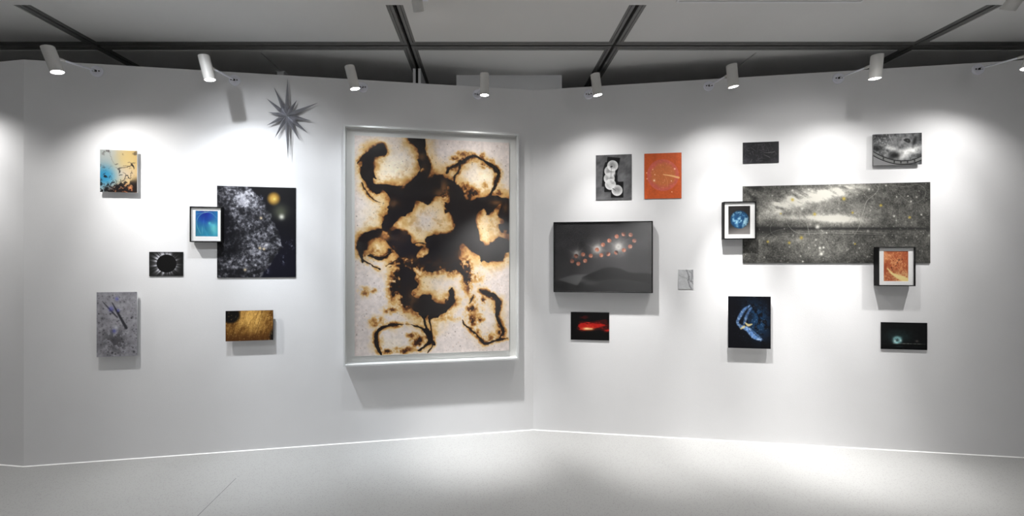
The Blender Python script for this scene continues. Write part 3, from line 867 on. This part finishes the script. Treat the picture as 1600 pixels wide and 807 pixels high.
def paint_twig(x, y, k):
    Q = crop(1050, 410, 16.14)
    img = solid(x, (176, 177, 179)) * (.93 + .14 * fbm(x + y * .8, y - x * .6, 4, 3, 2))[..., None]
    for p, a in ((Q([(355, 170, 12), (420, 330, 20), (430, 420, 18), (405, 460, 16), (440, 570, 22), (490, 690, 22)]), .8), (Q([(510, 170, 16), (520, 300, 14), (530, 420, 12)]), .6), (Q([(450, 230, 12), (500, 300, 10), (490, 480, 18), (540, 560, 12)]), .6), (Q([(180, 330, 6), (260, 370, 10), (340, 390, 10), (410, 450, 12)]), .35), (Q([(410, 400, 12), (460, 480, 20), (520, 490, 16)]), .6)):
        img = lerp(img, (84, 84, 87), stroke(x + (fbm(x, y, 2, 2, 5) - .5) * 1.6, y, [(q[0], q[1], q[2] * .55) for q in p], 1.3, 4) * a)
    return img

def paint_scratch(x, y, k):
    Q = crop(1150, 210, 14.67)
    img = solid(x, (44, 43, 47)) * (.75 + .5 * fbm(x, y, 6, 4, 3))[..., None]
    img = lerp(img, (104, 103, 112), .55 * gauss(x, y, 1163, 254, 12, 9) * (.5 + fbm(x, y, 3, 3, 5)) + .4 * gauss(x, y, 1212, 252, 8, 5) + .25 * gauss(x, y, 1165, 230, 6, 8))
    rs = np.random.RandomState(4)
    for _ in range(70):
        px, py = rs.uniform(1162, 1216), rs.uniform(223, 255); a = rs.uniform(0, math.pi); L = rs.uniform(1, 6)
        img = lerp(img, (132, 130, 136), stroke(x, y, [(px, py, .15), (px + L * math.cos(a), py + L * math.sin(a), .15)], .5, 1) * rs.uniform(.3, .8))
    for p, a in ((Q([(650, 412, 2), (760, 412, 5), (880, 395, 6)]), .8), (Q([(640, 460, 3), (710, 490, 5), (780, 525, 5)]), .7), (Q([(340, 290, 3), (400, 330, 3), (450, 375, 2)]), .6), (Q([(540, 350, 4), (590, 360, 4), (650, 335, 2), (640, 440, 2)]), .5), (Q([(500, 225, 4), (620, 230, 2)]), .5), (Q([(370, 570, 4), (340, 640, 4)]), .7), (Q([(760, 190, 2), (850, 340, 2)]), .35)):
        img = lerp(img, (160, 158, 160), stroke(x, y, p, .4, 3) * a)
    return img

def paint_eye(x, y, k):
    Q = crop(1355, 195, 10.09)
    n = fbm(x, y, 4, 5, 3)
    img = solid(x, (96, 97, 98)) * (.45 + 1.1 * n)[..., None]
    img = lerp(img, (30, 30, 31), .9 * gauss(x, y, 1371, 232, 9, 3.5) + .7 * gauss(x, y, 1372, 213, 9, 4))
    img = lerp(img, (150, 150, 150), .6 * gauss(x, y, 1408, 221, 18, 9) * (.5 + n))
    img = lerp(img, (232, 232, 230), np.clip(1.15 * gauss(x, y, 1424, 236, 19, 6, -.3) + .95 * gauss(x, y, 1396, 232, 12, 4, .25) + .8 * gauss(x, y, 1412, 246, 9, 4) + .4 * gauss(x, y, 1385, 238, 7, 5) * (2 * n), 0, 1) * (.55 + .7 * n))
    img = lerp(img, (28, 28, 28), .95 * gauss(x, y, 1400, 243, 9, 5) * sstep(.3, .6, n + .15))
    img = lerp(img, (26, 26, 27), .9 * gauss(x, y, 1431, 220, 3, 7, .3) + .7 * gauss(x, y, 1441, 212, 4, 6))
    img = 128 + (img - 128) * 1.25
    eye = blur(inpoly(x, y, Q([(585, 238), (620, 215), (660, 212), (695, 230), (700, 265), (680, 288), (640, 275)])).astype(float), .4 * k)
    img = lerp(img, (170, 170, 168), blur(eye, 1.6 * k) * .8)
    img = lerp(img, (14, 14, 14), eye)
    img = lerp(img, (90, 90, 90), .7 * gauss(x, y, 1420, 219.5, 1.2, 1.6))
    # curved scale along the lower edge
    arc = Q([(100, 450, 0), (200, 505, 0), (310, 550, 0), (430, 585, 0), (560, 600, 0), (700, 590, 0), (800, 560, 0), (900, 515, 0)])
    dl = line_d(x, y, smooth_line([(a, b, 0.0) for a, b, _ in arc], 6))
    below = y > np.interp(x, [a for a, b, _ in arc], [b for a, b, _ in arc])
    img = lerp(img, (136, 136, 137), (below & (dl > 3)).astype(float) * (x < 1412))
    img = lerp(img, (120, 121, 120), 1 - sstep(1.6, 2.6, dl))
    img = lerp(img, (18, 18, 18), 1 - sstep(.3, 1.0, np.abs(dl - 2.7))); 
    for px, py in ((272, 535), (445, 585), (550, 592), (655, 590), (765, 568)):
        img = lerp(img, (22, 22, 22), gauss(x, y, 1355 + px / 10.09, 195 + py / 10.09, 1.0, 2.2))
    img = lerp(img, (205, 205, 204), stroke(x, y, Q([(360, 140, 3), (380, 200, 3), (430, 300, 2)]), .4, 3) * .7)
    img = lerp(img, (220, 220, 218), dots(x, y, 60, 8, .5, 1.2, (1367, 209, 1395, 232)) * .7)
    return img

def paint_globe(x, y, k):
    img = lerp(solid(x, (50, 47, 46)), (168, 164, 162), np.clip(sstep(345, 366, y + (x - 1155) * .35) * 1.0, 0, 1) * .8)
    cx, cy = 1156, 342.6
    r = np.hypot((x - cx) / 15.0, (y - cy) / 14.0)
    n = .62 * fbm(x, y, 5, 5, 9) + .38 * fbm(x, y, 1.6, 3, 19)
    g = lerp(solid(x, (44, 112, 168)), (176, 222, 242), sstep(.46, .68, n + .14 * gauss(x, y, 1165, 346, 7, 8) + .10 * gauss(x, y, 1157, 334, 6, 5) - .05))
    g = lerp(g, (28, 70, 110), sstep(.56, .42, n) * .6)
    g *= (1.0 - .25 * sstep(.6, 1.0, r))[..., None]
    m = 1 - sstep(.97, 1.03, r)
    return img * (1 - m[..., None]) + g * m[..., None]

def paint_galaxy(x, y, k):
    Q = crop(1110, 270, 4.249)
    n = fbm(x, y, 9, 5, 3); gr = fbm(x, y, 1.5, 2, 7)
    diag = fbm((x + y * .9) * .45, (y - x * .35) * 1.6, 9, 4, 13)
    b = .22 + .40 * (n - .5)
    b = b + 1.0 * gauss(x, y, 1300, 302, 52, 10, -.22) * (.1 + 1.6 * diag) + .75 * gauss(x, y, 1228, 320, 46, 13, -.36) * (2.2 * diag - .4)
    b = b + .95 * gauss(x, y, 1308, 342, 40, 5.5, 0.03) * (.6 + .7 * n) + .3 * gauss(x, y, 1235, 341, 40, 4) + .30 * gauss(x, y, 1295, 332, 80, 26)
    b = b + .25 * gauss(x, y, 1240, 375, 60, 7) * (.3 + 1.2 * n) + .12 * gauss(x, y, 1260, 392, 60, 14)
    b = b - .14 * sstep(1370, 1450, x) * sstep(330, 285, y) - .08 * sstep(385, 412, y) - .12 * gauss(x, y, 1175, 296, 22, 12) + .22 * gauss(x, y, 1180, 300, 24, 16) * (2 * diag - 1)
    b = b + (gr - .5) * .34
    img = lerp(solid(x, (52, 52, 50)), (244, 241, 230), np.clip(b, 0, 1))
    lane = np.clip(gauss(x, y, 1195, 361, 34, 7) * .95 + gauss(x, y, 1290, 357.5, 140, 2.2) + .8 * gauss(x, y, 1420, 357, 60, 2.0), 0, 1)
    img = lerp(img, (54, 54, 53), lane * .9)
    for yy, x0, x1, a in ((361.5, 1245, 1400, .6), (364.5, 1225, 1395, .7), (367, 1230, 1380, .4)):
        img = lerp(img, (170, 168, 162), stroke(x, y, [(x0, yy + 1.0, .2), ((x0 + x1) / 2, yy - .3, .5), (x1, yy + 3, .1)], .7, 5) * a)
    img = lerp(img, (62, 62, 60), stroke(x, y, [(1290, 366, .2), (1360, 367.5, .7), (1425, 366, .1)], .7, 4) * .7)
    img = lerp(img, (244, 242, 232), dots(x, y, 420, 5, .45, 1.6, None, 4) * .75)
    for px, py, r in ((730, 360, 3.2), (670, 115, 1.8), (560, 120, 1.6), (1070, 110, 1.6), (1232, 288, 1.6), (1405, 278, 1.2), (755, 540, 2.6), (745, 500, 1.8), (770, 497, 1.6), (1180, 85, 1.2), (1248, 160, 1.0), (1320, 155, 1.0), (625, 240, 1.8), (630, 590, 1.4), (790, 400, 1.2), (1340, 190, 1.2)):
        img = lerp(img, (250, 248, 238), gauss(x, y, 1110 + px / 4.249, 270 + py / 4.249, r))
    for px, py, r in ((560, 182, 2.4), (905, 174, 2.6), (1147, 217, 2.0), (1331, 296, 1.8), (710, 277, 2.2), (620, 433, 2.4), (538, 467, 2.0), (390, 460, 1.8), (962, 266, 1.6), (978, 473, 1.3), (480, 274, 1.2)):
        img = lerp(img, (226, 196, 84), gauss(x, y, 1110 + px / 4.249, 270 + py / 4.249, r) * .9)
    for p, a in ((Q([(515, 285, 2), (525, 340, 2), (570, 390, 3), (640, 405, 3), (780, 402, 2)]), .8), (Q([(612, 278, 2), (645, 310, 3), (665, 370, 3), (674, 415, 3)]), .85), (Q([(470, 318, 2), (420, 340, 2), (408, 385, 2), (440, 420, 2), (520, 425, 2)]), .5), (Q([(330, 500, 2), (370, 430, 2), (440, 390, 2), (530, 370, 2)]), .5),
                 (Q([(1110, 76, 2), (1132, 105, 3), (1100, 150, 3), (1055, 190, 3), (1030, 270, 3), (1005, 360, 3), (970, 420, 2)]), .8), (Q([(1055, 195, 2), (1015, 250, 2)]), .6), (Q([(900, 190, 2), (970, 225, 2), (1025, 265, 2)]), .6), (Q([(1200, 80, 2), (1290, 92, 2), (1380, 78, 2), (1430, 110, 2), (1425, 160, 2), (1380, 195, 2), (1330, 195, 2), (1260, 140, 2)]), .6), (Q([(690, 460, 2), (800, 472, 2), (900, 450, 2), (980, 410, 2)]), .45), (Q([(1246, 285, 2), (1245, 345, 2)]), .5), (Q([(745, 420, 2), (800, 380, 2), (830, 360, 2)]), .4)):
        img = lerp(img, (206, 204, 196), stroke(x, y, [(q[0], q[1], q[2] * .4) for q in p], .45, 5) * a * 1.0)
    return img

def paint_canyon(x, y, k):
    Q = crop(1350, 375, 7.34)
    n = .55 * fbm(x, y, 5, 5, 4) + .45 * fbm(x, y, 1.5, 3, 14)
    img = lerp(solid(x, (156, 78, 48)), (204, 142, 96), sstep(.4, .7, n))
    img = lerp(img, (214, 150, 104), .6 * gauss(x, y, 1387, 400, 10, 8) * n * 1.6)
    img = lerp(img, (206, 178, 128), sstep(.5, .68, ridged(x + y, y - x * .5, 4, 3, 8)) * sstep(415, 432, y - (x - 1400) * .1) * sstep(1390, 1405, x) * .7)
    img = lerp(img, (222, 204, 140), stroke(x, y, Q([(280, 330, 6), (330, 385, 12), (400, 420, 22), (460, 445, 30), (500, 470, 34)]), 1.0, 4) * .9)
    img = lerp(img, (220, 180, 140), sstep(.75, .9, ridged(x * .7 + y * 1.2, y * .8 - x, 3, 2, 11)) * sstep(1405, 1385, x) * sstep(425, 435, y) * .7)
    for px, py, r in ((410, 230, 1.1), (445, 222, .8), (390, 262, .8), (375, 295, .7), (325, 320, .9), (335, 345, .7)):
        img = lerp(img, (44, 34, 30), gauss(x, y, 1350 + px / 7.34, 375 + py / 7.34, r))
    return img

def paint_nebula(x, y, k):
    Q = crop(1120, 450, 6.21)
    n = fbm(x, y, 5, 4, 2)
    img = lerp(solid(x, (11, 12, 18)), (34, 72, 112), np.clip(gauss(x, y, 1184, 500, 17, 26, -.3) * 1.2 * sstep(.35, .7, n + .1), 0, 1) * .8)
    img = lerp(img, (160, 196, 224), dots(x, y, 190, 5, .35, .8, (1140, 468, 1202, 540)) * .75 * np.clip(gauss(x, y, 1180, 502, 26, 32), .12, 1))
    body = np.zeros(x.shape)
    for p, a in ((Q([(325, 175, 6), (270, 215, 14), (230, 280, 16), (205, 340, 12), (240, 385, 14)]), .8), (Q([(340, 195, 8), (310, 240, 12), (285, 300, 12), (270, 350, 10)]), .7), (Q([(250, 380, 14), (310, 410, 22), (360, 470, 22), (430, 505, 12)]), .95), (Q([(330, 400, 6), (400, 460, 8), (450, 505, 3)]), .7)):
        body = np.maximum(body, stroke(x, y, p, 1.4, 4) * a)
    img = lerp(img, (104, 146, 204), body * (.45 + .75 * ridged(x, y, 4, 3, 6)))
    img = lerp(img, (200, 222, 246), sstep(.70, .92, ridged(x + .3 * y, y, 4, 3, 16)) * body * .9)
    img = lerp(img, (14, 16, 24), gauss(x, y, 1174, 496, 5, 4) * .7)
    for p, a in ((Q([(285, 345, 6), (310, 365, 12), (345, 355, 6)]), .9), (Q([(240, 400, 8), (270, 380, 12)]), .8)):
        img = lerp(img, (226, 208, 150), stroke(x, y, p, .7, 3) * a)
    return img

def paint_teal(x, y, k):
    n = fbm(x, y, 4, 4, 5)
    img = solid(x, (17, 18, 19)) * (.8 + .4 * n)[..., None]
    img = lerp(img, (36, 54, 54), .8 * gauss(x, y, 1405, 526, 18, 9) * (.4 + n))
    r = np.hypot((x - 1402) / 7, (y - 532) / 6)
    ring = np.exp(-((r - .65) / .45) ** 2) * (y < 538.5)
    img = lerp(img, (150, 206, 208), np.clip(ring * (.35 + .9 * n), 0, 1))
    img = lerp(img, (222, 240, 238), .8 * gauss(x, y, 1398.5, 533.5, 1.6) + .6 * gauss(x, y, 1407.5, 532.5, 1.5))
    img = lerp(img, (134, 140, 130), stroke(x, y, [(1396, 537.2, .3), (1420, 537.6, .5), (1446, 538.2, .2)], .6, 3) * (.35 + .65 * vnoise(x / 2.2, y * 0, 3)))
    img = lerp(img, (96, 92, 88), gauss(x, y, 1433, 533.5, 2.4, 1.6) * .8)
    img = lerp(img, (8, 8, 9), sstep(538.6, 540, y) * .8)
    img = lerp(img, (44, 60, 64), gauss(x, y, 1405, 541.8, 7, .8) * .8 + .4 * gauss(x, y, 1432, 543, 8, .7))
    return img

INK = dict(dawn=.5, corona=.9, dust=1.6, rock=.55, gold=1.15, blue=.8, discs=.72, orange=1.1, red=.9, twig=1.15, scratch=.52, eye=.85, galaxy=.68, nebula=.95, teal=1.1, globe=.72, canyon=1.2, moons=.66, burnt=1.15)   # density of each print's inks
def to_linear(c):
    c = np.clip(c / 255.0, 0, 1)
    return np.where(c <= 0.04045, c / 12.92, ((c + 0.055) / 1.055) ** 2.4)

def print_panel(name, w, h, t, painter, corners, dens, m, parent=None, edge=(235, 235, 232)):
    """printed panel lying in local x/z, front face at y = -t, back at y = 0.
    corners: the picture's own coordinate frame (x0, x1, top left, bottom left, top right, bottom right)"""
    x0, x1, tl, bl, tr, br = corners
    nx = max(8, int((x1 - x0) * dens)); ny = max(8, int((bl - tl) * dens))
    u = np.linspace(0, 1, nx); v = np.linspace(0, 1, ny)
    Ug, Vg = np.meshgrid(u, v)
    X = x0 + (x1 - x0) * Ug
    Y = (tl + (tr - tl) * Ug) + Vg * ((bl - tl) + ((br - tr) - (bl - tl)) * Ug)
    img = to_linear(painter(X, Y, dens)) * INK.get(painter.__name__[6:], 1.0)
    n = nx * ny
    V = np.zeros((n + 8, 3))
    V[:n, 0] = ((Ug - 0.5) * w).ravel(); V[:n, 1] = -t; V[:n, 2] = ((0.5 - Vg) * h).ravel()
    bx = [(-.5, 0), (.5, 0), (.5, 1), (-.5, 1)]
    for i, (a, b) in enumerate(bx):
        V[n + i] = (a * w, -t, (.5 - b) * h); V[n + 4 + i] = (a * w, 0, (.5 - b) * h)
    idx = np.arange(n).reshape(ny, nx)
    q = np.stack([idx[:-1, :-1], idx[1:, :-1], idx[1:, 1:], idx[:-1, 1:]], -1).reshape(-1, 4)
    side = [[n + i, n + (i + 1) % 4, n + 4 + (i + 1) % 4, n + 4 + i] for i in range(4)] + [[n + 4, n + 5, n + 6, n + 7]]
    F = np.concatenate([q, np.array(side)])
    me = bpy.data.meshes.new(name)
    me.vertices.add(len(V)); me.vertices.foreach_set('co', V.ravel())
    me.loops.add(F.size); me.loops.foreach_set('vertex_index', F.ravel().astype(np.int32))
    me.polygons.add(len(F)); me.polygons.foreach_set('loop_start', np.arange(0, F.size, 4, dtype=np.int32))
    try:
        me.polygons.foreach_set('loop_total', np.full(len(F), 4, dtype=np.int32))
    except Exception:
        pass
    me.update(calc_edges=True)
    col = np.ones((n + 8, 4)); col[:n, :3] = np.clip(img, 0, 1).reshape(-1, 3); col[n:, :3] = srgb(edge)
    at = me.color_attributes.new('print', 'FLOAT_COLOR', 'POINT')
    at.data.foreach_set('color', col.astype(np.float32).ravel())
    return link(name, me, parent, m)

def hung_print(side, u, v, w, h, stand, t, painter, corners, dens, label, m=None, edge=(235, 235, 232), group=None):
    ang = WALLS[side][3]
    if stand < 0.004:
        o = print_panel('photo_print', w, h, t, painter, corners, dens, m or M['print'], None, edge)
        o.location = on_wall(side, u, v, 0.0); o.rotation_euler = (0, 0, ang)
        return tag(o, label, 'print', group)
    root = thing('photo_print', label, 'print', on_wall(side, u, v, 0.0), ang, group)
    p = print_panel('panel', w, h, t, painter, corners, dens, m or M['print'], root, edge)
    p.location = (0, -stand, 0)
    box('batten', -w * .3, w * .3, -stand, 0, h * .18, h * .18 + .03, M['batten'], root)
    box('batten', -w * .3, w * .3, -stand, 0, -h * .22 - .03, -h * .22, M['batten'], root)
    return root

def rails(root, w, h, depth, face, m, back=0.0):
    """four mitred frame rails in local x/z, front at y = -depth"""
    o = [(-w / 2, -h / 2), (w / 2, -h / 2), (w / 2, h / 2), (-w / 2, h / 2)]
    i = [(-w / 2 + face, -h / 2 + face), (w / 2 - face, -h / 2 + face), (w / 2 - face, h / 2 - face), (-w / 2 + face, h / 2 - face)]
    bev = min(0.0015, face * .2)
    for k in range(4):
        a, b = k, (k + 1) % 4
        def ring(y, e):
            cx = lambda p, s: (p[0] + s * e * (1 if p[0] < 0 else -1), y, p[1] + s * e * (1 if p[1] < 0 else -1))
            return [cx(o[a], 1), cx(o[b], 1), cx(i[b], -1), cx(i[a], -1)]
        V = ring(-depth, bev) + ring(-depth + bev, 0) + ring(-back, 0)
        F = [(0, 1, 2, 3), (11, 10, 9, 8)]
        for r in (0, 4):
            for j in range(4):
                jj = (j + 1) % 4
                F.append((r + j, r + 4 + j, r + 4 + jj, r + jj))
        link('frame_rail', mesh('frame_rail', V, F), root, m)

def framed_print(side, u, v, w, h, depth, face, label, art, mat_in=True, rim=None):
    """box frame: rails, backing, window mat, print behind it and glazing"""
    ang = WALLS[side][3]
    root = thing('framed_print', label, 'framed print', on_wall(side, u, v, 0.0), ang)
    rails(root, w, h, depth, face, M['frame_black'], 0.0065)
    iw, ih = w - 2 * face, h - 2 * face
    box('backing_board', -iw / 2, iw / 2, -0.012, -0.0065, -ih / 2, ih / 2, M['backing'], root)
    pw, ph, px, pz, painter, corners, dens = art
    p = print_panel('print', pw, ph, 0.003, painter, corners, dens, M['print'], root)
    if mat_in:
        zf = depth - 0.009
        p.location = (px, -zf + 0.004, pz)
        x0, x1, z0, z1 = px - pw / 2 + .002, px + pw / 2 - .002, pz - ph / 2 + .002, pz + ph / 2 - .002
        V, F = [], []
        for a, b, c, d in ((-iw / 2, iw / 2, z1, ih / 2), (-iw / 2, iw / 2, -ih / 2, z0), (-iw / 2, x0, z0, z1), (x1, iw / 2, z0, z1)):
            bv, bf = box_data(a, b, -zf, -zf + 0.004, c, d)
            kk = len(V); V += bv; F += [tuple(q + kk for q in ff) for ff in bf]
        link('window_mat', mesh('window_mat', V, F), root, M['matboard'])
        box('spacer', -iw / 2 + .005, iw / 2 - .005, -zf + 0.004 + .001, -0.012, -ih / 2 + .005, ih / 2 - .005, M['backing'], root).location = (0, 0.0, 0)
        p.location = (px, -zf + 0.0045, pz)
    else:
        p.location = (px, -depth + 0.010, pz)
    box('glazing', -iw / 2, iw / 2, -depth + 0.003, -depth + 0.005, -ih / 2, ih / 2, M['glass'], root)
    return root

def rect(x0, x1, y0, y1):
    return (x0, x1, y0, y1, y0, y1)

# left wall
hung_print('L', 0.621, 2.164, 0.242, 0.314, 0.016, 0.008, paint_dawn, (155, 213, 234, 301, 235.5, 301), 2.4, 'small blue and amber print crossed by black branches, upper left')
hung_print('L', 0.926, 1.471, 0.231, 0.185, 0.0, 0.004, paint_corona, rect(233, 286, 394, 432), 2.4, 'small print of a black disc ringed by a pale corona', edge=(20, 20, 20))
hung_print('L', 0.609, 1.022, 0.265, 0.480, 0.014, 0.008, paint_dust, rect(149.5, 213, 457, 558), 2.0, 'grey speckled print with dark diagonal streaks, lower left', edge=(170, 170, 172))
hung_print('L', 1.566, 1.722, 0.573, 0.716, 0.0, 0.005, paint_rock, (339, 462, 290.5, 434.5, 293.5, 433.5), 1.8, 'large black and white print of a rocky globe with an amber glow', edge=(20, 20, 22))
hung_print('L', 1.520, 0.988, 0.341, 0.235, 0.018, 0.008, paint_gold, rect(352, 426, 486, 533), 2.2, 'small golden brown print below the rocky globe print', edge=(40, 28, 18))
framed_print('L', 1.219, 1.775, 0.222, 0.271, 0.045, 0.0075, 'small black framed blue print overlapping the rocky globe print',
             (0.159, 0.200, 0.003, 0.006, paint_blue, rect(304, 339.5, 330.5, 371), 2.6))
# right wall
hung_print('R', 0.687, 2.213, 0.297, 0.387, 0.0, 0.005, paint_discs, (931, 987, 243, 313, 241, 312), 2.4, 'grey print of overlapping pale discs beside the orange print', edge=(60, 60, 60))
hung_print('R', 1.089, 2.214, 0.298, 0.384, 0.0, 0.005, paint_orange, (1007, 1065, 240.5, 311, 238, 310), 2.2, 'bright orange print with a faint speckled disc', edge=(150, 70, 40))
hung_print('R', 0.488, 0.929, 0.324, 0.241, 0.0, 0.005, paint_red, (892, 952, 488, 531.5, 488.5, 532.5), 2.4, 'small black print with a glowing red streak', edge=(15, 15, 15))
hung_print('R', 1.272, 1.340, 0.122, 0.164, 0.0, 0.003, paint_twig, rect(1059.5, 1083.5, 421, 452.5), 3.0, 'tiny pale grey print of thin twigs, smallest on the wall')
hung_print('R', 1.853, 2.383, 0.271, 0.173, 0.0, 0.005, paint_scratch, (1161, 1217, 222, 256, 220, 254), 2.4, 'small dark print covered in fine scratches above the galaxy print', edge=(40, 40, 42))
hung_print('R', 2.830, 2.369, 0.336, 0.245, 0.014, 0.008, paint_eye, (1366, 1442, 210, 259, 207, 257), 2.2, 'black and white print of a clouded eye shape, upper right', edge=(120, 120, 120))
hung_print('R', 2.394, 1.793, 1.354, 0.632, 0.0, 0.005, paint_galaxy, (1161, 1454, 292.5, 411.5, 284.5, 411), 1.6, 'long grey panoramic print of a hazy galaxy with yellow stars', edge=(60, 60, 58))
hung_print('R', 1.755, 0.992, 0.324, 0.426, 0.016, 0.009, paint_nebula, rect(1138, 1205, 463.5, 545), 2.2, 'dark print of a bent pale blue nebula, below the galaxy print', edge=(238, 238, 238))
hung_print('R', 2.890, 0.905, 0.319, 0.211, 0.0, 0.006, paint_teal, (1377, 1449, 504, 546, 504.5, 547.5), 2.2, 'small black night print with a teal glow, lower right', edge=(25, 25, 25))
framed_print('R', 1.676, 1.826, 0.247, 0.308, 0.045, 0.0075, 'small black framed print of a blue globe overlapping the galaxy print',
             (0.170, 0.236, -0.002, 0.002, paint_globe, rect(1137.3, 1173.6, 321, 366), 2.6))
framed_print('R', 2.805, 1.452, 0.257, 0.305, 0.050, 0.0075, 'small black framed rust orange print overlapping the galaxy print',
             (0.174, 0.238, 0.000, 0.002, paint_canyon, rect(1381, 1420.6, 392.4, 439.7), 2.6))
framed_print('R', 0.587, 1.527, 0.820, 0.605, 0.048, 0.0075, 'large black framed picture of copper moons looping over dark hills',
             (0.804, 0.589, 0, 0, paint_moons, rect(866, 1019, 347.5, 456.5), 1.7), mat_in=False)

# the big artwork in its deep pale box frame
big = thing('framed_artwork', 'huge pale-framed artwork with burnt brown and black shapes left of the corner', 'framed artwork', on_wall('L', 2.950, 1.618), ANG_L)
BW, BH, BD = 1.444, 1.943, 0.066
rails(big, BW, BH, BD, 0.016, M['frame_white'])
box('backing_board', -BW / 2 + .016, BW / 2 - .016, -0.012, -0.002, -BH / 2 + .016, BH / 2 - .016, M['backing'], big)
bp = print_panel('print', 1.285, 1.800, 0.006, paint_burnt, (553, 796.5, 214.5, 558, 219, 550.5), 1.6, M['print_gloss'], big, edge=(225, 225, 222))
bp.location = (0.002, -0.022, 0.0)
box('float_mount', -0.5, 0.5, -0.022, -0.012, -0.7, 0.7, M['batten'], big)
box('glazing', -BW / 2 + .016, BW / 2 - .016, -BD + .006, -BD + .010, -BH / 2 + .016, BH / 2 - .016, M['glass'], big)

# ------------------------------------------------------------------ the silver star
star = thing('star_sculpture', 'silver twelve-pointed star hanging high on the wall between two spotlights', 'star', on_wall('L', 1.794, 2.645), ANG_L)
SC = 0.00507 / 4.483 * 1.0
tips = [(309, 92), (370, 242), (512, 250), (468, 382), (440, 467), (388, 527), (312, 664), (223, 520), (170, 432), (180, 338), (172, 243), (220, 160)]
for tx, ty in tips:
    dx, dz = (tx - 305) * SC, -(ty - 358) * SC
    L = math.hypot(dx, dz)
    d = Vector((dx / L, 0, dz / L)); s = Vector((-d.z, 0, d.x))
    wd = 0.0145 if L < 0.15 else 0.0165
    b = 0.24 if L > 0.2 else 0.34
    y0 = -0.028
    c = Vector((0, y0, 0)); m = d * (L * b) + c; t = d * L + Vector((0, y0 + 0.004, 0))
    V = [c + Vector((0, -0.004, 0)), m + s * wd, m + Vector((0, -0.016, 0)), m - s * wd, m + Vector((0, 0.012, 0)), t, c + Vector((0, 0.004, 0))]
    F = [(0, 1, 2), (0, 2, 3), (6, 4, 1), (6, 3, 4), (0, 6, 1), (0, 3, 6), (1, 5, 2), (2, 5, 3), (4, 5, 1), (3, 5, 4)]
    link('spike', mesh('spike', V, F), star, M['silver'])
lathe('wall_peg', (0, 0, 0), (0, -1, 0), [(0, 0), (0, 0.008), (0.03, 0.008), (0.03, 0)], M['steel'], star, 12)
lathe('hub', (0, -0.028, 0), (0, -1, 0), [(-0.004, 0), (0, 0.010), (0.008, 0.006), (0.012, 0)], M['silver'], star, 12)
